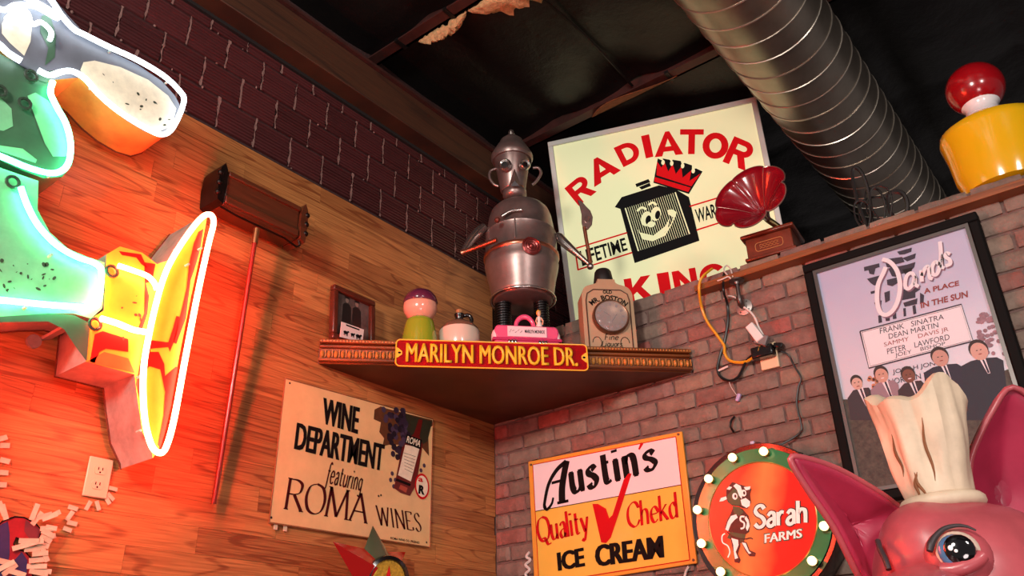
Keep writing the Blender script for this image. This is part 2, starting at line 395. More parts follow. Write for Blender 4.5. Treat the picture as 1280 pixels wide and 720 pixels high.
# ------------------------------------------------------------------ brick wall (right)
ROW = .0677; Z0 = 2.567 - 38 * .0677 + .0; MOD = .1715
BTOP = 2.567 + 9 * ROW
wr = struct(MB().box((.068, -1.7, (BTOP - .012) / 2), (.128, 3.56, BTOP - .012)).build('wall_right', MMORT))
def brick_mesh(seed):
    rnd = random.Random(seed); bm = bmesh.new()
    # unit brick: x thickness (front at -1), y length 1, z height 1
    ny, nz = 4, 3; ch = .05
    front = {}
    vs = []
    for j in range(nz + 1):
        for i in range(ny + 1):
            u = i / ny; v = j / nz
            ex = (abs(u - .5) * 2) ** 10; ez = (abs(v - .5) * 2) ** 6
            y = (u - .5) * (1 - .02 * (j in (0, nz))) + rnd.uniform(-.006, .006); z = (v - .5) * (1 - .03 * (i in (0, ny))) + rnd.uniform(-.03, .03)
            d = -1 + .35 * max(ex, ez) + rnd.uniform(-.1, .1)
            vs.append((d, y, z))
    n = len(vs); per = [i for i in range(ny + 1)] + [(j + 1) * (ny + 1) - 1 for j in range(1, nz + 1)] + [nz * (ny + 1) + i for i in range(ny - 1, -1, -1)] + [j * (ny + 1) for j in range(nz - 1, 0, -1)]
    back = [(0., vs[k][1], vs[k][2]) for k in per]
    fs = [(j*(ny+1)+i, (j+1)*(ny+1)+i, (j+1)*(ny+1)+i+1, j*(ny+1)+i+1) for j in range(nz) for i in range(ny)]
    m = len(per)
    fs += [(per[k], per[(k+1) % m], n + (k+1) % m, n + k) for k in range(m)]
    mb = MB(); mb.add(vs + back, fs, True); me = mb.mesh('brick', MBRICK)
    bm.from_mesh(me); bmesh.ops.recalc_face_normals(bm, faces=bm.faces); bm.to_mesh(me); bm.free(); return me
BM_ = [brick_mesh(k) for k in range(5)]
rest = MB(); nb = 0
rows = range(-38, 9)
for k in rows:
    zb = 2.567 + k * ROW; off = .083 if (k % 2 == 0) else .083 + MOD / 2
    js = [0.0] + [off + MOD * i for i in range(-1, 22) if off + MOD * i > .02 and off + MOD * i < 3.44] + [3.46]
    for a, b in zip(js[:-1], js[1:]):
        if b - a < .03: continue
        g = .0125; ln = b - a - g; yc = -(a + b) / 2; h = ROW - .0125
        zz = zb + ROW / 2; th = random.uniform(.013, .019)
        vis = k >= -10 and a < 2.33
        if vis:
            o = D.objects.new('brick', random.choice(BM_)); COL.objects.link(o); o.parent = wr
            o.location = (.005, yc, zz + random.uniform(-.001, .001)); o.scale = (th, ln, h); nb += 1
            o.rotation_euler = (random.uniform(-.008, .008), 0, 0)
        else:
            rest.box((-.002, yc, zz), (.014, ln, h))
ro = rest.build('brick_field', MBRICK, wr); ro['kind'] = 'stuff'

# ------------------------------------------------------------------ wood wall (left): strip planks over a clay tile wall
WTOP = 3.545
wl = struct(MB().box((.3, .1, 2.25), (8.6, .16, 4.5)).build('wall_left', MTMORT))
SH = .079; prest = MB()
k = 0; z = WTOP
while z > 0:
    zlo = max(0, z - SH); x = -4.0 + random.uniform(-.6, 0)
    while x < -.002:
        ln = random.choice((.38, .5, .62, .78, .95)); x1 = min(x + ln, -.001)
        xs = max(x, -4.0)
        if x1 - xs > .02:
            c = ((xs + x1) / 2, .0095, (z + zlo) / 2); d = (x1 - xs - .0008, .019, z - zlo - .0008)
            if z > 1.95 and x1 > -2.42:
                MB().box((0, 0, 0), d).build('plank', MW, wl, loc=c)
            else: prest.box(c, d)
        x = x1
    z -= SH
po = prest.build('plank_field', MW, wl); po['kind'] = 'stuff'

# clay tile blocks with combed ribs
TZ = 3.566; TH = .141; TW = .1675
def tile_mesh(seed):
    rnd = random.Random(seed); mb = MB(); nr = 9; w_ = TW - .010; h_ = TH - .010
    pf = []
    for i in range(nr):
        z0 = -h_/2 + h_ * i / nr; z1 = z0 + h_ / nr
        dep = -.012 + rnd.uniform(-.001, .0015)
        pf += [(-.006, z0), (dep, z0 + .003), (dep, z1 - .004), (-.006, z1)]
    vs = [(x, y, z) for (y, z) in pf for x in (-w_/2 + rnd.uniform(-.002, .002), w_/2 + rnd.uniform(-.002, .002))]
    fs = [(2*i, 2*i+1, 2*i+3, 2*i+2) for i in range(len(pf) - 1)]
    n = len(vs)
    vs += [(-w_/2, .012, -h_/2), (w_/2, .012, -h_/2), (w_/2, .012, h_/2), (-w_/2, .012, h_/2)]
    fs += [(0, n, n+1, 1), (n-4+2, n-1, n+2, n+3)]
    fs += [tuple([n] + list(range(0, n, 2)) + [n+3]), tuple([n+2] + list(range(n-1, 0, -2)) + [n+1])]
    mb.add(vs, fs, False); return mb.mesh('clay_tile', MTILE)
TM = [tile_mesh(i) for i in range(5)]
for r in range(-1, 4):
    off = 0 if r % 2 == 0 else TW / 2
    for i in range(-9, 16):
        x = -1.024 + off + TW * (i - 0) ; zc = TZ + TH * (r + .5)
        if r == -1 and x < .15: continue
        if x < -2.6 or x > 2.6: continue
        o = D.objects.new('clay_tile', random.choice(TM)); COL.objects.link(o); o.parent = wl
        o.location = (x, .0205, zc); o.rotation_euler = (0, 0, PI if False else 0)
# squeezed-out mortar along the head joints
lump = MB(); rnd = random.Random(3)
for r in range(0, 4):
    off = 0 if r % 2 == 0 else TW / 2
    for i in range(-9, 16):
        x = -1.024 + off + TW * (i + .5)
        if x > .6 or x < -2.5: continue
        # ragged ribbon of mortar in the head joint, with a few crumbs
        n = 14; L_ = []; R_ = []
        for q in range(n + 1):
            zz = TZ + TH * (r + q / n); wv = max(.0006, .0024 + .0055 * noise.noise(Vector((x * 9, zz * 40, 1.))) + .002 * rnd.random()); cx = x + .006 * noise.noise(Vector((x * 5, zz * 25, 4.)))
            L_.append((cx - wv, .008, zz)); R_.append((cx + wv, .008, zz))
        lump.add(L_ + R_, [(q, n + 1 + q, n + 2 + q, q + 1) for q in range(n)], True)
        for q in range(rnd.randint(0, 3)):
            lump.sphere((x + rnd.uniform(-.05, .05) * (q == 1), .010, TZ + TH * (r + (0 if q == 1 else rnd.random()))), (rnd.uniform(.002, .006), .004, rnd.uniform(.002, .007)), 6, 4)
lo = lump.build('mortar_squeeze', MSQ, wl); lo['kind'] = 'stuff'

# beam along the top of the tile wall
MBEAM = wood_mat('beam_wood', (38, 21, 14), (80, 46, 28), ring=6., rough=.6, objv=0.)
bt = thing('timber_beam', 'long brown timber beam running along the top of the clay tile wall', 'beam', (0, 0, 4.05))
MB().box((.2, -.045, .092), (6.4, .09, .185)).build('beam_face', MBEAM, bt, bevel=.004)
MB().box((.2, -.052, .192), (6.4, .112, .015)).build('top_flange', MSTEEL, bt)
MB().box((.2, .005, -.008), (6.4, .02, .016)).build('gap_strip', M('gap_dark', (22, 16, 16), .8), bt)  # dark strip stands in for the shaded gap under the beam

# ------------------------------------------------------------------ ceiling: black sheeting between purlins
CZ = 4.47
def ceil(u, v):
    x = -4.2 + 10.4 * u; y = .02 - 6.2 * v
    n = noise.fractal(Vector((x * 1.6, y * 2.2, 0)), 1., 2., 4)
    wr_ = noise.noise(Vector((x * 5 + 2 * n, y * 1.5, 3.)))
    dx = (x + .86) % 1.0; sag = math.sin(PI * dx) ** .6 * .03
    st = abs(((y + .35) % .52) - .26) / .26
    return (x, y, CZ - sag - .035 * (1 - st ** 3 * 1.) - .02 * n - .006 * wr_)
ce = MB().grid(ceil, 260, 130).build('ceiling', MBLACK); struct(ce)
for i, xx in enumerate((-.86, .14)):
    lab = ('dark red steel ceiling purlin with torn tan insulation hanging along its edge' if i == 0 else
           'dark red steel ceiling purlin just above the lit yellowish box sign')
    p = thing('ceiling_purlin', lab, 'beam', (xx, 0, 4.36))
    MB().box((0, -2.6, .05), (.012, 5.2, .1)).build('web', MSTEEL, p)
    MB().box((-.025, -2.6, .004), (.062, 5.2, .008)).build('bottom_flange', MSTEEL, p)
    ys = ((-.20, .008), (-.50, .008), (-1.0, .008)) if i == 0 else ((-1.05, .01),)
    for (y, r) in ys:
        MB().box((-.025, y, .003), (.07, .02, .016)).build('strap', MBLACK, p)
def torn(x, y0, y1, wid, seed, lab):
    rnd = random.Random(seed)
    def fn(u, v):
        y = y0 + (y1 - y0) * u; prof = math.sin(PI * min(1, u * 1.02)) ** .6
        n = noise.fractal(Vector((u * 9, v * 4, seed)), 1., 2., 4)
        return (x + .012 + wid * prof * v * (1 + .5 * n), y, 4.358 - .035 * math.sin(PI * v) * prof - .02 * n * prof + .01 * v)
    mb = MB(); mb.grid(fn, 40, 9)
    o = mb.build('torn_insulation', MFUZZ); so = o.modifiers.new('s', 'SOLIDIFY'); so.thickness = .008
    tag(o, lab, 'insulation')
torn(-.86, -.28, -.56, .045, 1, 'narrow tan strip of torn insulation beside the dark red purlin')
torn(-.86, -.58, -1.15, .13, 2, 'wide tan tuft of torn insulation bulging past the dark red purlin')
MFUZZ2 = M('brown_paper_tear', (120, 72, 40), .9, var=.4, scale=30)
tb = MB()
def pap(u, v):
    y = -.58 - .5 * u; return (.135 - .16 * math.sin(PI * u) * (1 - v) * (1 - .5 * u), y, 4.36 - .07 * math.sin(PI * u) * (1 - v))
tb.grid(pap, 16, 6); o = tb.build('torn_paper_facing', MFUZZ2); o.modifiers.new('s', 'SOLIDIFY').thickness = .004
tag(o, 'brown curl of torn paper facing below the ceiling, above the lit box sign', 'paper')
for y in (-.86, -1.38, -1.9, -2.42):
    o = MB().tube([(x, y + .004 * math.sin(x * 7), 4.388 + .02 * math.sin((x + .86) * PI) ** 2) for x in [(-.83 + .0485 * i) for i in range(20)]], .007, 5).build('support_wire', M('wire_black', (16, 14, 14), .5))
    tag(o, 'thin black support wire holding up the ceiling sheeting', 'wire', 'support wires under the ceiling sheeting')

# ------------------------------------------------------------------ spiral duct along the ceiling
MDUCT = M('galvanised_duct', (150, 140, 128), .34, metal=.85, var=.22, scale=5)
MSEAM = M('duct_seam', (190, 182, 170), .3, metal=.8)
DY, DZ, DR = -1.625, 4.2, .232
du = thing('spiral_duct', 'large round galvanised spiral duct running along the black ceiling', 'duct', (-1.6, DY, DZ))
rx = Matrix.Rotation(PI / 2, 3, 'Y')
MB().lathe([(DR, 0), (DR, 6.4)], seg=56, rot=rx).build('duct_pipe', MDUCT, du)
pitch = .125
sp = [(.02 + pitch * t / 40, DR * 1.006 * math.sin(2 * PI * t / 40), DR * 1.006 * math.cos(2 * PI * t / 40)) for t in range(int(6.3 / pitch * 40))]
MB().tube(sp, .0032, 4).build('spiral_seam', MSEAM, du)

# ------------------------------------------------------------------ neon figure on the wood wall
NF = wall_w((-2.0, -.2, 2.2))
ns = thing('neon_sign', 'big painted metal neon sign with white, green and red tubes on the wood wall', 'neon sign', mat=NF.M)
MGR = M('sign_green_paint', (130, 196, 150), .4, var=.25, scale=9)
MGRD = M('sign_dark_green_paint', (66, 96, 74), .45, var=.2, scale=12)
MGRY = M('sign_grey_paint', (104, 106, 116), .45, var=.15, scale=14)
MCREAM = M('sign_cream_paint', (236, 226, 200), .45, var=.15, scale=30)
MYEL = M('sign_yellow_paint', (228, 190, 60), .4, var=.15, scale=10)
MREDP = M('sign_red_paint', (176, 20, 18), .4, var=.15, scale=18)
MCANY = M('can_ochre', (206, 164, 84), .5, var=.3, scale=8)
MCANW = M('can_weathered_white', (150, 142, 132), .55, var=.35, scale=14)
MRUST = M('rust', (92, 48, 26), .85, var=.5, scale=30)
def can(poly_px, facem, sidem, fname='face_panel', lip=True, edge=()):
    P = [NF.uv(a, b, -.032 if i in edge else 0.) for i, (a, b) in enumerate(poly_px)]
    n = len(P)
    a = sum(P[i][0] * P[(i+1) % n][1] - P[(i+1) % n][0] * P[i][1] for i in range(n))
    if a < 0: P = P[::-1]
    mb = MB(); mb.flat(P, 0.); mb.build(fname, facem, ns)
    sd = MB(); vs = [(p[0], .0, p[1]) for p in P] + [(p[0], .17, p[1]) for p in P]
    sd.add(vs, [(i, i + n, (i+1) % n + n, (i+1) % n) for i in range(n)] + [tuple(range(2*n-1, n-1, -1))], False)
    s = sd.build('side_return', sidem, ns)
    if lip:
        MB().tube([(p[0], .168, p[1]) for p in P], .004, 5, True).build('rusty_edge', MRUST, s)
    return P
Pw = [(-70,-70),(40,-30),(66,-4),(84,18),(104,40),(134,62),(172,81),(202,101),(219,120),(226,134),(226,150),(212,166),(198,170),(180,164),(157,150),(137,133),(118,112),(98,97),(66,100),(45,94),(18,78),(-2,58),(-70,20)]
can(Pw, MGRY, MCANY)
Pg1 = [(-70,70),(-2,66),(30,84),(60,100),(62,118),(74,138),(87,158),(92,182),(90,207),(78,221),(55,223),(28,213),(0,200),(-70,172)]
can(Pg1, MGRD, MGRD)
Pg2 = [(-80,196),(-10,206),(30,220),(48,226),(47,262),(62,290),(85,311),(112,322),(131,328),(131,350),(128,385),(114,398),(92,392),(60,392),(0,396),(-80,398)]
can(Pg2, MGR, MCANW)
Pf = [(266,267),(256,268),(232,294),(209,326),(196,330),(178,316),(150,308),(133,318),(130,388),(112,400),(107,452),(168,468),(172,500),(178,540),(190,566),(199,570),(206,560),(217,524),(231,446),(246,368),(259,308)]
can(Pf, MYEL, MCANW, edge=(0, 1, 15, 16, 17, 18, 19, 20))
Pf2 = [(-120,330),(-150,420),(-180,560),(-196,640),(-182,650),(-160,610),(-120,500),(-96,400),(-80,396),(-84,330)]  # unseen second boot, added so red light reaches the lower-left wall
can(Pf2, MYEL, MCANW)
Pb = [(-80,398),(0,396),(60,392),(92,394),(112,404),(108,452),(96,436),(80,412),(60,402),(0,403),(-80,405)]
mb = MB(); mb.flat(NF.P(Pb), -.0015); mb.build('teal_border', MGRD, ns)
# painted shapes on the faces
def paint(polys, m, y=-.0015, name='painted_patch'):
    mb = MB()
    for p in polys: mb.flat(NF.P(p), y)
    return mb.build(name, m, ns)
paint([[(104,78),(118,76),(150,84),(185,100),(210,120),(220,136),(214,158),(200,164),(180,158),(155,145),(130,125),(112,104),(100,88)]], MCREAM)
paint([[(2,30),(12,12),(30,6),(40,22),(38,52),(30,70),(12,54),(2,42)]], MCREAM)
paint([[(52,20),(62,18),(70,45),(68,72),(56,82),(60,60),(50,40)]], MGRD)
paint([[(-60,112),(0,122),(14,136),(16,158),(4,164),(-60,150)],[(-60,176),(0,182),(28,186),(46,200),(44,204),(20,196),(-10,186)]], MGR)
paint([[(34,120),(44,116),(60,126),(74,144),(84,166),(86,186),(82,196),(66,196),(56,180),(44,148)]], MGR)
paint([[(84,86),(40,92),(30,86),(34,96),(58,104),(64,98)]], MGRD, -.002)
paint([[(248,290),(254,286),(250,312),(243,336),(238,350),(232,398),(220,430),(216,428),(226,390),(233,360),(236,330),(242,304)]], MREDP)
paint([[(220,395),(224,396),(220,420),(212,440),(210,434),(188,436),(187,440),(198,440),(205,455),(206,470),(220,458),(222,460),(214,505),(206,540),(200,560),(197,556),(204,520),(206,490),(200,462),(186,458),(178,470),(174,500),(170,480),(178,436),(186,425),(210,428),(216,410)]], MREDP)
paint([[(180,328),(194,330),(190,352),(182,354),(186,370),(184,392),(178,410),(172,412),(180,392),(181,362)],[(148,314),(176,318),(184,336),(176,330),(170,322),(152,319)]], MREDP)
paint([[(118,418),(128,414),(160,424),(160,440),(132,436),(124,440),(118,454),(112,452)]], MREDP)
paint([[(108,452),(130,440),(160,448),(168,466),(140,460)]], M('sign_orange_paint', (226, 110, 50), .45, var=.2, scale=20))
rp_ = random.Random(21); chips = MB()
for i in range(46):
    if i < 22: a_, b_ = 30 + rp_.uniform(-30, 40), 340 + rp_.uniform(-18, 26)
    elif i < 34: a_, b_ = rp_.uniform(120, 215), 0; b_ = 84 + (a_ - 120) * .55 + rp_.uniform(4, 26)
    else: a_, b_ = rp_.uniform(150, 200), rp_.uniform(350, 440)
    c = NF.uv(a_, b_); r0 = rp_.uniform(.002, .008); chips.ell(c[0], c[1], r0, r0 * rp_.uniform(.3, .8), -.0024, 7, rp_.random() * 3)
chips.build('paint_chips', M('chip_dark', (54, 60, 44), .7), ns)['kind'] = 'stuff'
# tubes
TWH = EM('neon_white', (.80, .92, 1.0), 5.5)
TGR = EM('neon_green', (.075, 1.0, .46), 17.)
TRD = EM('neon_red', (1.0, .036, .016), 180.)
def ntube(px, m, r=.0085, d=-.022, closed=False):
    p = spline([Vector((*NF.uv(a, b, d), 0)) for a, b in px], 6, closed)
    MB().tube([(q.x, d, q.y) for q in p], r, 8, closed).build('neon_tube', m, ns)
ntube([(40,-30),(64,0),(76,18),(92,36),(105,43),(135,58),(172,75),(205,95),(224,113),(230,124),(225,142),(214,162),(202,168),(188,163),(165,150),(142,134),(122,116),(106,98),(90,89),(76,90),(62,94),(48,88)], TWH)
ntube([(-50,25),(-6,52),(10,66),(26,76)], TWH, .009)
ntube([(-40,-6),(2,12),(20,6),(44,8),(66,20),(72,22),(58,10),(30,-4)], TWH, .008)
ntube([(8,24),(20,14),(34,16),(40,30),(52,28),(64,40),(62,50)], TWH, .007)
ntube([(66,102),(63,116),(71,134),(82,154),(88,178),(86,202),(76,214),(60,216),(34,209),(0,195),(-50,176)], TGR)
ntube([(26,234),(33,254),(44,276),(58,294),(76,310),(98,322),(116,328),(126,336),(126,352),(123,376),(116,384),(90,383),(50,380),(0,375),(-60,372)], TGR)
ntube([(148,332),(166,338),(184,345),(193,354),(196,362)], TRD, .008)
ntube([(126,398),(146,404),(166,412),(182,415)], TRD, .009)
ntube([(262,268),(250,274),(230,300),(213,328),(203,352),(194,384),(186,420),(180,456),(179,494),(182,530),(190,558),(200,566),(208,558),(218,522),(232,446),(247,368),(260,308),(267,278)], TRD, .0088, closed=True)
ntube([(-100,404),(-124,500),(-162,600),(-186,640),(-190,620),(-174,560),(-144,420),(-112,350)], TRD, .0088, closed=True)  # red tube of the added out-of-view boot, lights the lower-left wall
MGLS = M('electrode_glass', (60, 70, 60), .15, coat=.5)
for (a, b) in ((41,93),(33,128),(2,112),(18,226),(142,338),(121,404)):
    c = NF.uv(a, b, -.02)
    e = MB().tube([(c[0] + .016 * math.cos(t * PI / 6), -.012, c[1] + .016 * math.sin(t * PI / 6)) for t in range(12)], .005, 6, True)
    e.build('electrode_ring', MGLS, ns)
for (a, b) in ((140,62),(211,101),(116,108),(65,318),(86,160),(64,218),(34,383),(222,310),(236,330),(176,470),(176,538),(252,310)):
    c = NF.uv(a, b, -.02)
    MB().tube([(c[0], 0, c[1]), (c[0], -.02, c[1])], .004, 6).build('tube_support', M('glass_clip', (190, 200, 190), .2), ns)
for (a, b, ang) in ((108,158,.6),(40,428,.4)):
    c = NF.uv(a, b, .17)
    q = MB(); q.box((c[0] + .03, .1, c[1] + .02), (.03, .14, .008), Matrix.Rotation(-ang, 3, 'Y')); q.tube([(c[0], .165, c[1]), (c[0], .155, c[1])], .02, 12)
    q.build('mounting_bracket', MCANY if a > 60 else MCANW, ns)

# ------------------------------------------------------------------ wine sign
WF = wall_w((-1.192, -.012, 2.174))
ws = thing('wine_sign', 'cream tin wine sign with black and dark red lettering on the wood wall', 'sign', mat=WF.M)
MWS = M('cream_enamel', (226, 190, 134), .35, var=.14, scale=6, coat=.2)
WC = WF.P([(357,473),(541,524),(537,684),(337,653)])
mb = MB(); ctr = (sum(p[0] for p in WC) / 4, sum(p[1] for p in WC) / 4)
mb.prism(WC, 0, .004); mb.build('panel', MWS, ws)
MB().tube([(p[0], .002, p[1]) for p in WC], .0035, 6, True).build('rolled_edge', M('worn_edge', (150, 96, 60), .6, var=.4, scale=30), ws)
INK = M('black_ink', (20, 14, 14), .4); DINK = M('oxblood_ink', (66, 14, 18), .4); RINK = M('red_ink', (196, 18, 26), .38)
def wtxt(s, px, m, bold, fat): mb = MB(); txt(mb, s, WF.P(px), -.001, bold, None, fat); return mb.build('lettering', m, ws)
wtxt('WINE', [(404,497),(450,510),(447,543),(402,529)], INK, .012, .018)
wtxt('DEPARTMENT', [(371,528),(481,556),(478,589),(367,561)], INK, .012, .007)
def wpen(s, bl, br, top, m, **k):
    mb = MB(); a, b, t = WF.uv(*bl), WF.uv(*br), WF.uv(*top)
    pen(mb, s, (a, b, Vector(t) - Vector(a)), -.001, **k); return mb.build('lettering', m, ws)
wpen('featuring', (407,603), (451,614), (410,577), DINK, W=.09, wmin=.07, serif=0, shear=.25, gap=.14)
wpen('ROMA', (357,636), (458,654), (363,598), DINK, W=.13, wmin=.035, gap=.12, serif=.09)
wpen('WINES', (468,633), (530,665), (468,632), DINK, W=.13, wmin=.035) if False else None
wpen('WINES', (473,656), (527,665), (470,632), DINK, W=.12, wmin=.035, gap=.24, serif=.07)
mb = MB(); txt(mb, 'ROMA WINE CO. FRESNO', WF.P([(488,671),(524,677),(524,680),(488,674)]), -.001, .02); mb.build('small_print', INK, ws)
art = MB()
art.mat(M('leaf_brown', (92, 54, 28), .5, var=.3, scale=60)).flat(WF.P([(468,512),(476,508),(484,511),(540,525),(541,532),(535,536),(536,570),(528,560),(500,556),(486,556),(478,558),(480,548),(474,540),(476,528),(467,524)]), -.0006)
art.mat(M('leaf_dark_green', (40, 42, 26), .5, var=.3, scale=60)).flat(WF.P([(505,517),(540,527),(534,552),(520,560),(506,545)]), -.0009)
mg = [M('grape_%d' % i, c, .35) for i, c in enumerate(((44, 34, 52), (66, 54, 76), (28, 22, 34)))]
rg = random.Random(5)
for i in range(90):
    t = rg.random(); a = 478 + 26 * rg.random() + 14 * t; b = 514 + 58 * t + rg.uniform(-4, 4)
    c = WF.uv(a, b); art.mat(mg[i % 3]).ell(c[0], c[1], .0125, .0125, -.0011 - i * 1e-5, 9)
for (a, b) in ((490,592),(494,600),(488,600),(492,608),(526,588),(528,596),(530,582)):
    c = WF.uv(a, b); art.mat(mg[1]).ell(c[0], c[1], .009, .009, -.0012, 9)
art.mat(M('bottle_red', (96, 20, 18), .3)).flat(WF.P([(523,524),(528,525),(524,546),(528,555),(520,606),(512,620),(500,616),(492,610),(502,560),(510,548),(517,542)]), -.002)
art.mat(MCREAM).flat(WF.P([(506,556),(524,560),(513,602),(497,594)]), -.0024)
art.mat(INK).flat(WF.P([(508,543),(527,550),(525,562),(506,554)]), -.0026)
art.mat(INK).flat(WF.P([(495,598),(513,605),(512,608),(494,601)]), -.0026)
art.mat(M('bottle_glint', (170, 70, 50), .3)).flat(WF.P([(500,606),(509,610),(507,616),(498,611)]), -.0026)
c = WF.uv(527, 608); art.mat(RINK).ell(c[0], c[1], .042, .052, -.0028, 28); art.mat(MCREAM).ell(c[0], c[1], .034, .043, -.003, 28)
art.mat(MCREAM); txt(art, 'ROMA', WF.P([(509,545),(526,551),(524,559),(507,553)]), -.0032, .02)
art.mat(INK); txt(art, 'R', WF.P([(523,606),(531,608),(530,619),(522,617)]), -.0034, .06)
art.mat(RINK); txt(art, 'a', WF.P([(522,597),(528,598),(528,603),(522,602)]), -.0034, .03)
for q in range(6):
    art.mat(INK); strip(art, WF.P([(504+q*.2,566+q*4),(519-q*.8,571+q*4)]), lambda t, d: .0016, -.0028)
art.build('bottle_and_grapes_print', None, ws)
hol = MB()
for (a, b) in ((362,479),(339,647),(533,678),(443,578),(476,619),(473,620)):
    c = WF.uv(a, b); hol.ell(c[0], c[1], .0042, .0042, -.0012, 10)
hol.build('nail_hole', M('hole_dark', (40, 26, 20), .8), ws)
for (a, b) in ((344,658),(356,660)):
    c = on_y(a, b, -.004); o = MB().box((0, -.002, 0), (.014, .003, .022)).build('tape_scrap', M('masking_tape', (214, 190, 160), .7, var=.2, scale=40)); o.location = c
    tag(o, 'short scrap of tape under the lower edge of the cream wine sign', 'tape', 'tape scraps under the wine sign')

# ------------------------------------------------------------------ carpet sweeper hung on the wall
swp = thing('carpet_sweeper', 'antique wooden carpet sweeper hung head up on the wood wall with long handle', 'carpet sweeper', tuple(on_y(320, 262, -.06)))
MSW = wood_mat('sweeper_wood', (44, 20, 12), (92, 48, 28), ring=6., rough=.35, objv=0.)
MDM = M('dark_metal', (40, 32, 30), .4, metal=.8, var=.3, scale=30)
MB().box((0, .005, 0), (.33, .1, .145)).build('housing', MSW, swp, bevel=.012)
MB().box((0, -.048, .055), (.315, .012, .02)).build('top_moulding', MSW, swp, bevel=.003)
MB().box((0, -.048, -.05), (.315, .012, .03)).build('lower_moulding', MSW, swp, bevel=.003)
for s in (-1, 1):
    e = MB(); e.prism([(-.012,-.07),(.012,-.08),(.016,0),(.012,.06),(0,.085),(-.014,.06),(-.018,0)], -.055, .05)
    ec = e.build('end_cap', MDM if s < 0 else MSW, swp, loc=(s * .178, 0, .002))
    ws_ = MB()
    for z in (-.04, 0, .04): ws_.sphere((s * .012, -.05, z), .012, 8, 6)
    ws_.build('scroll_boss', MDM, ec)
MB().tube([(-.17, -.045, -.085), (-.1, -.05, -.095), (.1, -.05, -.095), (.16, -.045, -.105), (.178, -.04, -.09), (.172, -.04, -.07)], .004, 6).build('bail_wire', MDM, swp)
h1 = on_y(321, 286, -.11) - swp.location; h2 = on_y(267, 630, -.03) - swp.location
MB().tube([h1, h1.lerp(h2, .06)], .011, 10).build('ferrule', M('brass_ferrule', (170, 120, 80), .3, metal=.9), swp)
MB().tube([h1.lerp(h2, .05), h1.lerp(h2, .5), h2], [.0085, .009, .0085], 10).build('handle', M('red_brown_varnish', (120, 36, 24), .25, coat=.4), swp)

# ------------------------------------------------------------------ outlet, tapes, cutout on the wood wall
OF = wall_w((-1.83, -.006, 2.27))
oc = OF.uv(122.5, 597); ol = thing('wall_outlet', 'ivory double wall outlet plate on the wood wall beside the neon sign', 'outlet', mat=OF.M @ Matrix.Translation((oc[0], 0, oc[1])))
MIV = M('ivory_plastic', (226, 196, 160), .35)
MB().box((0, .0, 0), (.07, .007, .112)).build('cover_plate', MIV, ol, bevel=.0025)
for s in (-1, 1):
    f = MB(); f.prism([(.017 * math.cos(2*PI*i/16), max(-.0125, min(.0125, .017 * math.sin(2*PI*i/16)))) for i in range(16)], -.006, 0)
    f_ = f.build('receptacle', MIV, ol, loc=(0, 0, s * .021))
    sl = MB()
    for x in (-.006, .006): sl.box((x, -.0062, .003), (.0026, .001, .008))
    sl.ell(0, -.007, .0028, .0028, -.0064, 8); sl.build('slot', INK, f_)
MTP = MATS['masking_tape']
def tape(p, ln, wd, ang, label, group, y=-.004):
    ln *= .8; wd *= .85
    o = MB().box((0, -.001, 0), (ln, .0025, wd)).build('tape_strip', MTP); o.location = p; o.rotation_euler = (random.uniform(-.15, .15), ang, random.uniform(-.1, .1)); tag(o, label, 'tape', group)
for (a, b, ang) in ((110,632,1.9),(122,632,1.1),(134,625,.9),(141,611,.05),(138,621,.6)):
    tape(on_y(a, b, -.004), .034, .013, ang, 'pale tape strip sticking out from under the wall outlet', 'tape strips under the outlet')
for (a, b, ang, ln) in ((91,635,.15,.034),(87,645,2.0,.036),(90,654,.1,.034),(84,662,.2,.03)):
    tape(on_y(a, b, -.004), ln, .014, ang, 'pale tape strip in a small E-shaped cluster on the wood wall', 'tape strips in an E-shaped cluster')
for (a, b, ang) in ((3,548,-.5),(6,557,-.2),(6,576,.1),(4,591,-.1),(2,606,-.15)):
    tape(on_y(a, b, -.004), .03, .016, ang, 'pale tape strip in a column along the left wood wall', 'column of tape strips on the wood wall')
# letter-shaped cutout, left plain, ringed with tape
KF = wall_w((-1.95, -.02, 1.95))
ko = thing('card_cutout', 'red and dark blue S-shaped card cutout taped to the wood wall', 'cutout', mat=KF.M)
So = [(-12,668),(2,652),(18,646),(30,647),(44,654),(51,662),(48,676),(40,680),(30,676),(20,672),(17,680),(22,686),(32,690),(40,700),(41,722),(34,742),(10,752),(-20,748),(-40,730),(-34,700),(-24,690)]
MB().prism(KF.P(So), 0, .012).build('card', M('cutout_red', (150, 24, 34), .5, var=.3, scale=25), ko)
pb = MB(); pb.flat(KF.P([(-10,668),(2,655),(10,652),(12,668),(12,690),(8,720),(-30,720),(-24,695)]), -.0006)
pb.flat(KF.P([(18,700),(27,690),(34,700),(33,722),(14,722)]), -.0006); pb.build('blue_patch', M('cutout_blue', (50, 44, 92), .5, var=.3, scale=25), ko)
pm = MB(); pm.flat(KF.P([(32,650),(49,662),(47,674),(38,676),(30,664)]), -.0007); pm.build('maroon_patch', M('cutout_maroon', (110, 44, 52), .5), ko)
e = MB(); e.tube([(p[0], -.001, p[1]) for p in KF.P(So)], .0018, 5, True); e.build('dark_outline', INK, ko)
rt = random.Random(11)
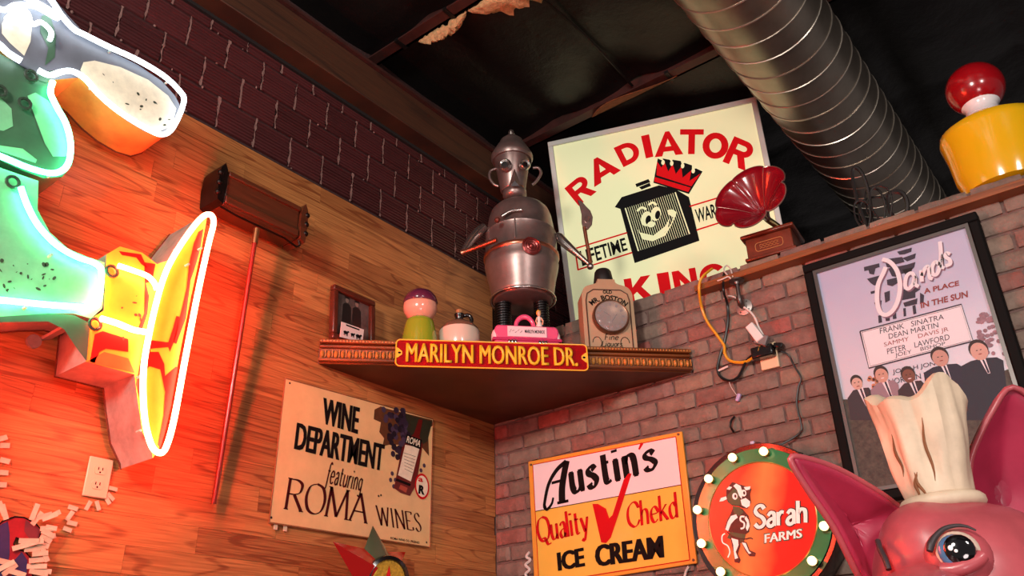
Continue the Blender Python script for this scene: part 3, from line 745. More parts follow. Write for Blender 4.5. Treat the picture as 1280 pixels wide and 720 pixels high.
for (a, b, ang, ln) in ((5,640,1.1,.05),(2,636,1.0,.05),(43,640,-1.4,.055),(46,648,-1.1,.05),(55,645,-.4,.05),(62,646,-.5,.05),(68,643,-.6,.04),(60,661,-.1,.05),(64,660,.05,.035),(60,667,.3,.045),(57,674,.4,.04),(62,672,-.5,.04),(50,680,.2,.06),(40,678,-.2,.07),(30,682,-.4,.07),(44,686,-.2,.07),(36,676,-.1,.06),(50,692,-.2,.05),(56,694,1.0,.045),(48,700,-.2,.06),(46,708,-.1,.06),(54,714,.0,.05),(48,716,.1,.06),(6,708,-.6,.06),(12,712,-.8,.05),(20,716,.2,.06),(4,702,.1,.05)):
    tape(on_y(a, b, -.022 - rt.random() * .006), ln, .015, ang, 'pale tape strip stuck around the red card cutout on the wood wall', 'tape strips around the card cutout')

# ------------------------------------------------------------------ star lantern on the wood wall
MSTR = M('red_lacquer', (200, 16, 20), .18, coat=.6); MSTG = M('green_lacquer', (92, 112, 84), .15, coat=.6)
sc_ = on_y(480, 722, -.12)
st = thing('star_lantern', 'glossy red star with one grey-green point and a gold centre, below the wine sign', 'star', tuple(sc_))
tips = [((466,657), -.11), ((416,677), -.22), ((428,775), -.22), ((500,780), -.07), ((507,690), -.015)]
T_ = [on_y(a[0], a[1], y) - sc_ for a, y in tips]
fr = Vector((-.02, -.075, -.01))
for i in range(5):
    t = T_[i]; l = (T_[i] + T_[i-1]) * .33; r_ = (T_[i] + T_[(i+1) % 5]) * .33; bk = t * .5 + Vector((0, .05, 0))
    ctrb = Vector((0, .05, 0))
    mb = MB(); mb.add([t, l, fr, r_, ctrb], [(0, 1, 2), (0, 2, 3), (0, 4, 1), (0, 3, 4)], False)
    o = mb.build('star_point', MSTG if i == 0 else MSTR, st)
dcn = on_y(483, 724, -.20) - sc_; nrm = ((CAM - sc_).normalized() * .85 + Vector((.2, -.3, .0))).normalized(); rq = nrm.to_track_quat('Z', 'Y').to_matrix()
MB().lathe([(.07, -.02), (.078, 0), (.076, .018), (.064, .022), (.06, .012)], tuple(dcn), 32, rq).build('black_bezel', M('black_gloss', (18, 16, 16), .2, coat=.5), st)
gd = MB().lathe([(.064, 0), (.064, .014), (.001, .016)], tuple(dcn), 32, rq).build('gold_disc', M('gold_foil', (206, 160, 50), .35, metal=.6, var=.45, scale=120, bump=.5), st)
tr = MB(); tr.add([rq @ Vector(p) + dcn for p in ((-.022, -.05, .0175), (.022, -.05, .0175), (.0, .045, .0175))], [(0, 1, 2)], False)
tr.build('red_triangle', MSTR, gd)

# ------------------------------------------------------------------ corner shelf
SA = Vector((-1.05, 0, 2.782)); SB = Vector((0, -1.02, 2.782))
SF = Frame(SA, SB - SA, (0, 0, 1)); SL = (SB - SA).length; ZT = .09
sh = thing('corner_shelf', 'triangular dark wood corner shelf with carved golden brown front moulding', 'shelf', mat=SF.M)
cr_ = (Vector((0, 0, 2.782)) - SA); cr_ = (cr_.dot(SF.x), cr_.dot(SF.y))
bd = MB(); tri = [(.0, 0.), (SL, 0.), cr_]
bd.add([(a, b, 0) for a, b in tri] + [(a, b, ZT) for a, b in tri], [(0, 2, 1), (3, 4, 5), (0, 1, 4, 3), (1, 2, 5, 4), (2, 0, 3, 5)], False)
bd.build('shelf_board', MWD, sh)
mo = thing('x', 'x', 'x'); D.objects.remove(mo)
def mould(name, z0, z1, d, m=MWM):
    mb = MB(); mb.box((SL / 2, -d / 2 - .0, (z0 + z1) / 2), (SL - .006, d, z1 - z0)); return mb.build(name, m, sh, bevel=.004)
front = mould('front_moulding', -.002, .0895, .012)
for (z0, z1, d, nm) in ((.074, .0895, .036, 'top_fillet'), (.058, .070, .026, 'bead_fillet'), (.002, .014, .032, 'bottom_fillet')):
    mb = MB(); mb.box((SL / 2, -d / 2, (z0 + z1) / 2), (SL - .004, d, z1 - z0)); mb.build(nm, MWM, front, bevel=.004)
MGB = M('gilt_wood', (196, 128, 60), .35, var=.3, scale=60)
eg = MB(); 
for i in range(57):
    x = .014 + i * .0256
    eg.sphere((x, -.014, .034), (.0085, .012, .015), 8, 6); eg.box((x + .0128, -.015, .036), (.0035, .012, .028))
eg.build('egg_and_dart_row', MGB, front)['kind'] = 'stuff'
rp = MB()
for i in range(120): rp.sphere((.008 + i * .01218, -.033, .081), (.0055, .005, .005), 6, 4)
rp.build('rope_bead_row', MGB, front)['kind'] = 'stuff'

# street name plate on the shelf front
q = SF.P([(494,424),(735,430),(735,463.5),(494,459)], -.052)
x0, x1 = (q[0][0] + q[3][0]) / 2, (q[1][0] + q[2][0]) / 2; z0, z1 = (q[2][1] + q[3][1]) / 2, (q[0][1] + q[1][1]) / 2
PW, PH = x1 - x0, z1 - z0
pf = Frame(SA + SF.x * ((x0 + x1) / 2) + SF.y * -.052 + SF.z * ((z0 + z1) / 2), SF.x, SF.z + SF.x * ((q[1][1] - q[0][1]) * 0))
spn = thing('street_name_sign', 'red metal street sign with yellow raised letters on the shelf front', 'sign', mat=pf.M)
def rrect(w_, h_, r, n=6):
    out = []
    for cx, cz, a0 in ((w_/2-r, h_/2-r, 0), (-w_/2+r, h_/2-r, 90), (-w_/2+r, -h_/2+r, 180), (w_/2-r, -h_/2+r, 270)):
        for k in range(n + 1):
            a = math.radians(a0 + 90 * k / n); out.append((cx + r * math.cos(a), cz + r * math.sin(a)))
    return out
MSR = M('sign_red_enamel', (144, 4, 12), .5); MSY = M('sign_yellow_enamel', (246, 190, 44), .35)
MB().prism(rrect(PW, PH, .018), 0, .004).build('plate', MSR, spn)
MB().tube([(p[0], -.001, p[1]) for p in rrect(PW - .006, PH - .006, .016)], .0028, 6, True).build('raised_border', MSY, spn)
lt = MB(); txt(lt, 'MARILYN MONROE DR.', [(-PW/2+.040, PH/2-.018), (PW/2-.042, PH/2-.018), (PW/2-.042, -PH/2+.018), (-PW/2+.040, -PH/2+.018)], -.004, .0, None, .003)
lo_ = lt.build('raised_lettering', MSY, spn); lo_.modifiers.new('s', 'SOLIDIFY').thickness = -.003
for s in (-1, 1):
    e = MB(); e.prism([(s * (PW/2 - .004), .022), (s * (PW/2 - .012), .018), (s * (PW/2 - .026), .006), (s * (PW/2 - .026), -.006), (s * (PW/2 - .012), -.018), (s * (PW/2 - .004), -.022)], -.0015, 0)
    eo = e.build('end_tab', MSY, spn)
    MB().ell(s * (PW/2 - .016), 0, .006, .0045, -.002, 12).build('bolt_hole', INK, eo)

# ------------------------------------------------------------------ things standing on the shelf
VR = RM @ Vector((1, 0, 0)); VR = Vector((VR.x, VR.y, 0)).normalized()      # right, level, across the view
def shelf_frame(px, depth, yaw=0.):
    x = SF.uv(px, 434, depth)[0]; o = SA + SF.x * x + SF.y * depth + SF.z * ZT
    return Frame(o, Matrix.Rotation(yaw, 3, 'Z') @ SF.x, (0, 0, 1))
# framed photo
FF = wall_w((-1.0, -.05, 2.861))
a, b = FF.uv(414, 356), FF.uv(470, 374); cc = FF.uv(417, 429)
fx0, fx1, fz = (a[0] + cc[0]) / 2, b[0], (a[1] + b[1]) / 2
pfr = thing('framed_photo', 'small dark wooden frame with an old photo of two people, leaning on the wall', 'picture', mat=FF.M @ Matrix.Translation(((fx0 + fx1) / 2, 0, .013)) @ Matrix.Rotation(-.06, 4, 'X'))
fw, fh, bw = fx1 - fx0, fz - .012, .024
MFR = M('frame_wood', (86, 36, 22), .35, var=.3, scale=30)
for (c, d) in (((0, 0, bw/2), (fw, .028, bw)), ((0, 0, fh - bw/2), (fw, .028, bw)), ((-fw/2 + bw/2, 0, fh/2), (bw, .028, fh - 2*bw)), ((fw/2 - bw/2, 0, fh/2), (bw, .028, fh - 2*bw))):
    MB().box(c, d).build('frame_rail', MFR, pfr, bevel=.005)
MB().box((0, .006, fh/2), (fw - 2*bw + .004, .006, fh - 2*bw + .004)).build('photo', M('old_photo', (96, 78, 74), .25, var=.5, scale=14), pfr)
ppl = MB()
for k, x in enumerate((-.03, .022)):
    ppl.mat(M('photo_dark', (34, 26, 26), .3)).flat([(x-.026, .08), (x-.022, .17), (x-.01, .182), (x+.01, .182), (x+.022, .17), (x+.024, .08)], .0024)
    ppl.mat(M('photo_grey', (140, 110, 100), .3)).ell(x, .196, .009, .012, .0022, 12)
    ppl.mat(MATS['photo_dark']).flat([(x-.014, .203), (x+.014, .203), (x+.01, .213), (x-.01, .213)], .002)
ppl.build('two_figures_print', None, pfr)
CF = wall_w((-1.0, -.075, 2.861)); cq = CF.P([(427,402),(455,412),(453,428.5),(425,421)])
cdm = (sum(p[0] for p in cq) / 4)
cz0 = min(p[1] for p in cq); cq = [(p[0] - cdm, p[1] - max(0, cz0) ) for p in cq]
ck = thing('picture_card', 'small white card with dark animal pictures propped against the framed photo', 'card', mat=CF.M @ Matrix.Translation((cdm, 0, max(0, cz0) * 0)))
dz = max(0, cz0); cq = [(x, z + dz) for x, z in cq]
MB().prism(cq, 0, .002).build('card_sheet', M('card_white', (226, 206, 200), .6), ck)
TL, TR, BR, BL = [Vector(p) for p in cq]
def cu(u, v): return (BL*(1-u)+BR*u)*(1-v) + (TL*(1-u)+TR*u)*v
an = MB()
strip(an, [cu(.2, .88), cu(.8, .86)], lambda t, d: .006, -.0008)
for (u, s) in ((.22, 1), (.52, .8), (.78, 1.1)):
    c = cu(u, .38); an.ell(c.x, c.y, .012 * s, .007 * s, -.0008, 12)
    for dx in (-.008, -.004, .005, .009): strip(an, [(c.x + dx*s, c.y), (c.x + dx*s, c.y - .013*s)], lambda t, d: .0026, -.0009)
    an.ell(c.x + .012*s, c.y + .006*s, .005*s, .004*s, -.0009, 8)
an.build('animal_print', INK, ck)
# plain turned ornament (green body, pale top, purple cap)
f1 = shelf_frame(524, .08)
og = thing('turned_ornament', 'small glazed ornament with lime green body, pale pink ball and purple cap', 'ornament', mat=f1.M @ Matrix.Scale(1.12, 4))
zz = lambda f, py: f.uv(524, py)[1]
k_ = .0031
MB().lathe([(.05, 0), (.064, .006), (.064, .04), (.058, .08), (.053, .105), (.05, .118), (.04, .128)], seg=28).build('green_body', M('lime_glaze', (150, 160, 40), .15, coat=.6), og)
MB().sphere((0, 0, .175), (.062, .056, .06), 24, 14).build('pale_ball', M('pink_glaze', (232, 160, 136), .2, coat=.5), og)
MB().lathe([(.0605, .188), (.0635, .194), (.058, .214), (.045, .232), (.02, .243), (.001, .246)], seg=28).build('purple_cap', M('purple_glaze', (98, 34, 62), .2, coat=.6), og)
# stoneware jug
f2 = shelf_frame(574, .12)
jg = thing('stoneware_jug', 'squat cream stoneware jug with brown shoulder, black neck and cork', 'jug', mat=f2.M @ Matrix.Scale(1.2, 4))
MB().lathe([(.064, 0), (.07, .006), (.07, .088), (.066, .096)], seg=32).build('jug_body', M('cream_stoneware', (214, 194, 176), .25, coat=.4), jg)
MB().lathe([(.068, .094), (.066, .1), (.05, .118), (.03, .13), (.016, .134)], seg=32).build('jug_shoulder', M('brown_stoneware', (120, 84, 66), .25, coat=.5), jg)
nk = MB().lathe([(.015, .13), (.014, .145), (.018, .152), (.018, .158), (.012, .16)], seg=18)
nk.build('jug_neck', M('black_glaze', (22, 18, 18), .2, coat=.5), jg)
MB().lathe([(.010, .155), (.012, .172), (.009, .175)], seg=12).build('cork', M('cork', (186, 130, 84), .9, var=.3, scale=80), jg)
MB().tube(spline([Vector(p) for p in ((.012, 0, .153), (.032, 0, .156), (.042, 0, .142), (.04, 0, .124))], 5), .007, 8).build('jug_handle', MATS['black_glaze'], jg)
# pink case
f3 = shelf_frame(657, .075, .03)
cs = thing('pink_toy_case', 'pink car-shaped toy case with white band, arched handle and chrome clasps', 'toy case', mat=f3.M @ Matrix.Diagonal((1.0, 1.0, 1.3, 1.0)))
MPK = M('pink_plastic', (226, 84, 128), .25, coat=.4); MPKW = M('pale_pink_plastic', (240, 206, 212), .3); MCHR = M('chrome', (220, 220, 222), .15, metal=1.)
def rb(w_, h_, r, y0, y1, z, nm, m, par, bev=.006):
    mb = MB(); mb.prism([(a, b + z) for a, b in rrect(w_, h_, r)], y0, y1); return mb.build(nm, m, par, bevel=bev)
rb(.268, .036, .012, -.045, .045, .018, 'lower_body', MPK, cs)
rb(.282, .010, .004, -.05, .05, .036, 'bumper_strip', M('magenta_plastic', (190, 40, 92), .25), cs, .002)
rb(.262, .046, .018, -.042, .042, .062, 'upper_body', MPK, cs)
bnd = MB(); bnd.box((.0, -.0432, .063), (.16, .003, .034)); bo = bnd.build('white_band', MPKW, cs)
lt = MB(); txt(lt, 'MARILYN MONROE', [(-.01, .070), (.072, .070), (.072, .058), (-.01, .058)], -.0455, .02); lt.build('lettering', INK, bo)
lt = MB(); 
for i in range(5): lt.tube([(-.072 + i*.011, -.0455, .058 + (i % 2) * .006), (-.064 + i*.011, -.0455, .070 - (i % 3) * .004)], .0008, 4)
lt.build('scribble_print', INK, bo)
for s in (-1, 1):
    c = MB(); 
    for i in range(3): c.sphere((s * .062 + (i-1) * .013, -.05, .026), (.0065, .006, .009), 8, 6)
    c.build('chrome_clasp', MCHR, cs)
    MB().sphere((s * .128, -.012, .05), (.014, .03, .026), 12, 8).build('white_corner', MPKW, cs)
hp = spline([Vector(p) for p in ((-.038, 0, .082), (-.034, 0, .108), (-.014, 0, .126), (.012, 0, .127), (.032, 0, .110), (.038, 0, .082))], 6)
MB().tube(hp, .009, 10).build('carry_handle', MPK, cs)
dl = MB(); dl.mat(M('doll_dress', (232, 220, 214), .6)).lathe([(.014, .084), (.012, .1), (.006, .112), (.009, .124), (.004, .13)], (.058, -.01, 0), 14)
dl.mat(M('doll_skin', (226, 172, 140), .5)).sphere((.058, -.012, .138), (.008, .008, .010), 10, 8)
dl.mat(MATS['doll_skin']).tube([(.05, -.012, .124), (.044, -.014, .112), (.048, -.018, .102)], .003, 6).tube([(.066, -.012, .124), (.074, -.014, .112), (.07, -.018, .1)], .003, 6)
dl.mat(M('doll_hair', (224, 172, 60), .6)).sphere((.058, -.006, .143), (.0105, .010, .0105), 10, 8)
dl.build('blond_doll', None, cs)
# bottle-shaped clock
f4 = shelf_frame(761, .07, -.02)
bc = thing('bottle_clock', 'beige flask-shaped bottle clock with black cap and round glass dial', 'clock', mat=f4.M @ Matrix.Scale(1.15, 4))
MBG = M('beige_ceramic', (182, 148, 116), .35, coat=.2, var=.1, scale=10)
sil = spline([Vector(p) for p in ((.086, 0), (.092, .004), (.094, .02), (.094, .2), (.092, .232), (.078, .256), (.045, .268), (.034, .276), (.032, .288))], 4)
pol = [(p.x, p.y) for p in sil]; pol = pol + [(-a_, b_) for a_, b_ in pol[::-1]]
MB().prism(pol, -.04, .04).build('bottle_body', MBG, bc, bevel=.012)
MB().lathe([(.036, .282), (.038, .288), (.031, .335), (.026, .343), (.012, .346)], seg=24).build('black_cap', M('cap_black', (24, 20, 20), .5), bc)
rim = [(.078, .012), (.08, .2), (.074, .228), (.05, .244), (-.05, .244), (-.074, .228), (-.08, .2), (-.078, .012)]
MB().tube([(a_, -.041, b_) for a_, b_ in rim], .0022, 5).build('inset_line', M('umber_line', (70, 44, 34), .6), bc)
ryy = Matrix.Rotation(PI / 2, 3, 'X')
MB().lathe([(.066, 0), (.066, .018), (.062, .023), (.057, .019)], (.004, -.038, .132), 36, ryy).build('dial_rim', M('rim_bronze', (120, 90, 70), .35, metal=.7), bc)
dd = MB().lathe([(.058, .018), (.001, .0185)], (.004, -.038, .132), 36, ryy); ddo = dd.build('dial_face', M('dial_grey', (232, 226, 222), .4, var=.15, scale=20), bc)
gl = MB().lathe([(.058, .021), (.05, .026), (.03, .031), (.001, .033)], (.004, -.038, .132), 36, ryy)
MGL = M('dial_glass', (255, 255, 255), .03, alpha=.12, coat=1.); gl.build('dome_glass', MGL, ddo)
for i in range(12):
    a_ = 2 * PI * i / 12; t_ = MB(); t_.box((.002 + .046 * math.sin(a_), -.0572, 0.132 + .046 * math.cos(a_)), (.009, .001, .011), Matrix.Rotation(a_, 3, 'Y')); t_.build('hour_mark', M('mark_brown', (90, 70, 66), .5), ddo)
hd = MB(); hd.box((-.01, -.0574, .140), (.003, .001, .03), Matrix.Rotation(-.9, 3, 'Y')); hd.box((.014, -.0576, .124), (.003, .001, .038), Matrix.Rotation(.6, 3, 'Y')); hd.build('clock_hand', INK, ddo)
lt = MB(); txt(lt, 'OLD', [(-.016, .242), (.018, .242), (.018, .228), (-.016, .228)], -.0415, .03)
def arc(u, v):
    a_ = (u - .5) * 1.5; r_ = .088 + .021 * v; return ((.002 + r_ * math.sin(a_)), .114 + r_ * math.cos(a_))
txt(lt, 'MR. BOSTON', [(0,0)]*4, -.0415, .03, arc); lt.build('lettering', INK, bc)
lt = MB(); pen(lt, 'Fine', ((-.022, .046), (.026, .047), (0, .022)), -.0415, W=.14, wmin=.1, serif=0, shear=.2)
pen(lt, 'Liquors', ((-.034, .021), (.038, .022), (0, .021)), -.0415, W=.14, wmin=.1, serif=0, shear=.2)
for s in (-1, 1):
    lt.tube([(s * (.05 + .016 * math.cos(t * .5)), -.041, .036 + .022 * math.sin(t * .5)) for t in range(10)], .0013, 4)
lt.build('script_lettering', INK, bc)

# ------------------------------------------------------------------ scrap metal robot
rx_ = SF.uv(650, 434, .24)[0]; RO = SA + SF.x * rx_ + SF.y * .24 + SF.z * ZT
RF = Frame(RO, VR, (0, 0, 1))
x_axis, _ = RF.uv(651, 320)
rb_ = thing('scrap_metal_robot', 'tall robot sculpture made of old metal pots with bucket head and copper arms', 'robot', mat=RF.M)
RD = (RO - CAM).length / F * 1.02
MPEW = M('old_pewter', (150, 130, 126), .36, metal=.75, var=.35, scale=7, bump=.06)
MCOP = M('aged_copper', (196, 124, 98), .28, metal=.9, var=.3, scale=12)
MPEWL = M('bright_tin', (206, 198, 194), .22, metal=.95, var=.2, scale=10)
MBLK = M('black_rubber', (22, 20, 20), .5)
def zr(py): return RF.uv(651, py)[1]
def xr(px, py=300): return RF.uv(px, py)[0]
X0_ = xr(651)
MB().lathe([(36*RD, zr(379)), (38.5*RD, zr(377)), (40*RD, zr(370)), (43.5*RD, zr(352)), (45*RD, zr(347)), (47*RD, zr(339)), (48*RD, zr(334)), (47*RD, zr(330)), (48.5*RD, zr(326)), (48.5*RD, zr(322)), (46.5*RD, zr(319)), (47*RD, zr(306)), (46*RD, zr(297)), (46.8*RD, zr(295.5)), (45*RD, zr(294)), (43.5*RD, zr(284)), (41.5*RD, zr(274)), (38.5*RD, zr(267)), (33*RD, zr(262)), (26*RD, zr(258.5)), (12*RD, zr(257))], (X0_, 0, 0), 48).build('torso', MPEW, rb_)
MB().lathe([(48*RD, zr(327)), (49.3*RD, zr(325.5)), (49.3*RD, zr(322.5)), (47*RD, zr(320.5))], (X0_, 0, 0), 48, cap=False).build('copper_band', MCOP, rb_)
MB().tube([(X0_ + 41*RD*math.cos(t*PI/16), 41*RD*math.sin(t*PI/16), zr(376)) for t in range(32)], .006, 8, True).build('rim_ring', MPEWL, rb_)
MB().lathe([(9*RD, zr(260)), (9*RD, zr(246))], (xr(646), 0, 0), 20).build('neck', MPEWL, rb_)
XH = xr(643)
MB().lathe([(11*RD, zr(251)), (16*RD, zr(247)), (16*RD, zr(241)), (13*RD, zr(239))], (xr(645), -.01, 0), 28).build('jaw_cup', MPEW, rb_)
MB().tube([(xr(645) + 12.5*RD*math.cos(t*PI/12), -.01 + 12.5*RD*math.sin(t*PI/12), zr(238)) for t in range(24)], .005, 8, True).build('lip_ring', MCOP, rb_)
hdp = MB().lathe([(15*RD, zr(240)), (17*RD, zr(238)), (24*RD, zr(203)), (25.5*RD, zr(199))], (XH, 0, 0), 36).build('bucket_head', MPEW, rb_)
lid = MB().lathe([(27*RD, zr(202)), (29*RD, zr(199)), (28.5*RD, zr(195)), (25*RD, zr(190)), (20*RD, zr(183)), (17*RD, zr(180)), (16*RD, zr(177)), (9*RD, zr(172)), (3*RD, zr(170))], (XH, 0, 0), 36).build('lid', MPEW, rb_)
MB().lathe([(2.5*RD, zr(171)), (2.5*RD, zr(169)), (4.5*RD, zr(167)), (3.5*RD, zr(163.5)), (.5*RD, zr(162.5))], (XH, 0, 0), 16).build('lid_knob', MPEWL, lid)
MDK = M('eye_dark', (16, 12, 14), .3)
for (px, r_, yaw) in ((632, 8.4, -.25), (655, 7.6, .35)):
    rot = Matrix.Rotation(yaw, 3, 'Z') @ Matrix.Rotation(PI / 2 + .1, 3, 'X'); ctr = (RF.uv(px, 207.5, -22*RD)[0], -22*RD, RF.uv(px, 207.5, -22*RD)[1])
    e = MB().lathe([(r_*.55*RD, -.01), (r_*RD, .004), (r_*1.05*RD, .014), (r_*.8*RD, .022), (r_*.5*RD, .018)], ctr, 24, rot, cap=False).build('eye_cup', MPEWL, rb_)
    MB().lathe([(r_*.55*RD, .0175), (.0005, .0178)], ctr, 20, rot, cap=False).build('pupil', MDK, e)
nz = MB(); a_, b_ = xr(643, 212), zr(212)
rz = lambda px, py, d: (RF.uv(px, py, d * RD)[0], d * RD, RF.uv(px, py, d * RD)[1])
nz.add([rz(643, 210, -21), rz(636, 232, -17), rz(651, 232, -17), rz(643.5, 227, -27)], [(0, 1, 3), (0, 3, 2), (1, 2, 3)], False); nz.build('nose', MPEW, hdp)
no = MB(); no.add([rz(638, 232.5, -24), rz(649, 232.5, -24), rz(643.5, 225.5, -28)], [(0, 1, 2)], False); no.build('nostril', MDK, hdp)
for s, pts in ((-1, ((620,211),(613,214),(612,222),(617,230),(623,233))), (1, ((666,210),(673,210),(676,217),(670,227),(665,231)))):
    MB().tube(spline([Vector((RF.uv(*p)[0], 0, RF.uv(*p)[1])) for p in pts], 5), .007, 8).build('handle_ear', MPEW, hdp)
# belly dial, seam, strap hooks
bx, bz = RF.uv(664, 309, -.15); ctr = (bx, -46*RD, bz); rot = Matrix.Rotation(.3, 3, 'Z') @ ryy
bp_ = MB().lathe([(12*RD, 0), (12.5*RD, .006), (11*RD, .010), (10*RD, .006), (8*RD, .009), (6.5*RD, .006), (5*RD, .009), (3*RD, .006), (1.5*RD, .012), (.3*RD, .012)], ctr, 32, rot).build('belly_dial', M('red_copper', (150, 72, 70), .3, metal=.8), rb_)
MB().box((xr(643), -47.5*RD, zr(307)), (.005, .006, zr(296) - zr(320))).build('seam', MPEW, rb_)
MB().tube(spline([Vector(p) for p in ((xr(628), -45*RD, zr(292)), (xr(640), -48*RD, zr(287)), (xr(652), -47*RD, zr(286)))], 5), .006, 8).build('brow_bar', MPEWL, rb_)
def limb(pts, m, nm):
    MB().tube([Vector((*RF.uv(a, b, d), d)).xzy for a, b, d, r in pts], [r * RD for a, b, d, r in pts], 12).build(nm, m, rb_)
limb(((605,284,-.02,6),(598,290,-.03,7),(590,299,-.05,6.5),(583,309,-.07,5),(578,316,-.09,3)), MPEWL, 'upper_arm')
limb(((577.5,316.5,-.10,4.6),(581,315,-.105,3.6),(600,308,-.15,3.2),(621,300,-.19,3.2)), MCOP, 'forearm')
MB().sphere((xr(622.5, 299.5), -.185, zr(301)), .013, 12, 8).build('wrist_ring', M('rust_ring', (110, 56, 44), .5, metal=.5), rb_)
limb(((696,292,-.02,3),(699,296,-.02,6),(706,304,-.03,6.2),(722,318,-.04,4.2),(736,330,-.05,2.6)), MPEWL, 'upper_arm')
MB().sphere((*RF.uv(738, 333, -.05)[:1], -.05, RF.uv(738, 333, -.05)[1]), 4.6 * RD, 14, 10).build('elbow_ball', MPEWL, rb_)
limb(((738,331,-.05,2.6),(736,315,-.05,2.4),(733,300,-.05,2.4),(730.5,284,-.05,2.6)), MCOP, 'forearm')
hn = [RF.uv(a, b, -.05) for a, b in ((729,286),(727,278),(727,268),(725,259),(722,250),(727,252),(732,258),(738,264),(741,272),(740,281),(735,287))]
MB().prism(hn, -.057, -.043).build('hand_plate', MPEW, rb_, bevel=.003)
c = RF.uv(734, 274, -.06); MB().ell(c[0], c[1], 4*RD, 5*RD, -.062, 14, 0, -.056).build('hand_boss', MPEWL, rb_)
for (px, r_) in ((629, 10), (677, 9)):
    lx = xr(px, 400); leg = MB().lathe([(r_*.82*RD, 0), (r_*.82*RD, zr(374))], (lx, 0, 0), 20).build('leg', MBLK, rb_)
    tp = zr(376); n = 26
    MB().tube([(lx + r_*RD*math.cos(t*PI/6), r_*RD*math.sin(t*PI/6), .006 + (tp - .01) * t / (n*12)) for t in range(n*12)], .0028, 5).build('leg_coil', M('coil_steel', (60, 58, 60), .3, metal=.9), leg)
MB().lathe([(36*RD, zr(376)), (36*RD, zr(372))], (X0_, 0, 0), 32).build('underside', MBLK, rb_)

# ------------------------------------------------------------------ ice cream sign on the brick wall
AF = wall_b((-.022, -.19, 2.07))
aus = thing('ice_cream_sign', 'yellow and white tin ice cream sign with red check mark on the brick wall', 'sign', mat=AF.M)
AC = AF.P([(660,577),(852,539),(871,704),(668,736)])
A0, A1, A2, A3 = [Vector(p) for p in AC]
def au(u, v): p = (A3*(1-u)+A2*u)*(1-v) + (A0*(1-u)+A1*u)*v; return (p.x, p.y)
def aq(u0, u1, v0, v1): return [au(u0, v1), au(u1, v1), au(u1, v0), au(u0, v0)]
MAY = M('sign_butter_yellow', (238, 192, 76), .3, coat=.25, var=.06, scale=6); MAW = M('sign_white', (238, 224, 230), .3, coat=.25)
MAO = M('sign_orange_border', (236, 160, 60), .35)
MB().prism(aq(0, 1, 0, 1), 0, .012).build('panel', MAO, aus, bevel=.003)
mb = MB(); mb.flat(aq(.035, .965, .03, .965), -.0008); mb.build('yellow_field', MAY, aus)
mb = MB(); mb.flat(aq(.035, .965, .585, .965), -.0014); mb.build('white_field', MAW, aus)
mb = MB()
for a, b in (((.035,.03),(.035,.965)), ((.035,.965),(.965,.965)), ((.965,.965),(.965,.03)), ((.965,.03),(.035,.03))): strip(mb, [au(*a), au(*b)], lambda t, d: .0035, -.002)
mb.build('red_pinstripe', RINK, aus)
mb = MB(); strip(mb, [au(.035,.585), au(.965,.585)], lambda t, d: .003, -.002); mb.build('dividing_line', INK, aus)
def apen(s, bl, br, top, m, y=-.0024, **k):
    mb = MB(); a, b, t = AF.uv(*bl), AF.uv(*br), AF.uv(*top); pen(mb, s, (a, b, Vector(t) - Vector(a)), y, **k); return mb.build('lettering', m, aus)
# script-like heavy capital A with sweeping foot, then the other letters
mb = MB()
for pts, w0, w1 in ((((682,636),(681,630),(686,606),(696,588),(708,577)), .013, .020), (((709,576),(706,590),(703,610),(703,628)), .030, .034), (((681,632),(684,637),(690,630),(692,622)), .014, .010), (((690,604),(705,600)), .012, .012), (((697,629),(711,626)), .012, .012)):
    P = spline([Vector(AF.uv(*p)) for p in pts], 6) if len(pts) > 2 else [Vector(AF.uv(*p)) for p in pts]
    strip(mb, P, lambda t, d: w0 + (w1 - w0) * t, -.0026)
mb.build('lettering', INK, aus)
apen('ustin', (717,616), (799,593), (712,575), INK, W=.22, wmin=.09, serif=.08, gap=.2)
apen('s', (808,589), (823,585), (803,551), INK, W=.22, wmin=.1, serif=0, gap=.1)
mb = MB(); strip(mb, [AF.uv(799,562), AF.uv(803,554)], lambda t, d: .008 + .006 * t, -.0026); mb.build('red_apostrophe', RINK, aus)
mb = MB(); mb.flat(AF.P([(741,630),(748,630),(758,636),(762,648),(766,644),(780,600),(786,592),(790,592),(776,636),(764,672),(758,679),(752,678)]), -.003); mb.build('red_check_mark', RINK, aus)
apen('Quality', (674,678), (737,665), (671,648), RINK, W=.15, wmin=.05, serif=.07, gap=.1)
apen('Chekd', (786,660), (849,646), (784,630), RINK, W=.15, wmin=.05, serif=.07, gap=.1)
mb = MB(); txt(mb, 'ICE', AF.P([(696,691),(730,684),(732,708),(698,714)]), -.0024, .02, None, .03); mb.build('lettering', INK, aus)
mb = MB(); txt(mb, 'CREAM', AF.P([(743,682),(829,669),(831,697),(745,709)]), -.0024, .016, None, .016); mb.build('lettering', INK, aus)
sc2 = MB()
for (a, b) in ((664,581),(848,543),(867,700)):
    c = AF.uv(a, b); sc2.ell(c[0], c[1], .005, .005, -.0035, 10, 0, 0)
sc2.build('corner_screw', M('rust_screw', (110, 70, 50), .6), aus)
def cord(name, pts, r, m, label, n=6, group=None):
    o = MB().tube(spline([Vector(p) for p in pts], n), r, 6).build(name, m); return tag(o, label, 'cord', group)
MWC = M('white_cord', (222, 212, 206), .4); MBC = M('black_cord', (20, 18, 20), .4); MYC = M('yellow_cord', (226, 160, 36), .4)
cord('white_curl_cord', [on_x(a, b, -.012) for a, b in ((662,690),(658,696),(663,700),(657,706),(662,712),(657,718),(662,726))], .006, MWC, 'white curly cord hanging beside the ice cream sign edge')
cord('power_cable', [on_x(a, b, -.012) for a, b in ((861,708),(857,716),(855,728))], .005, MWC, 'short white cord hanging below the ice cream sign corner')

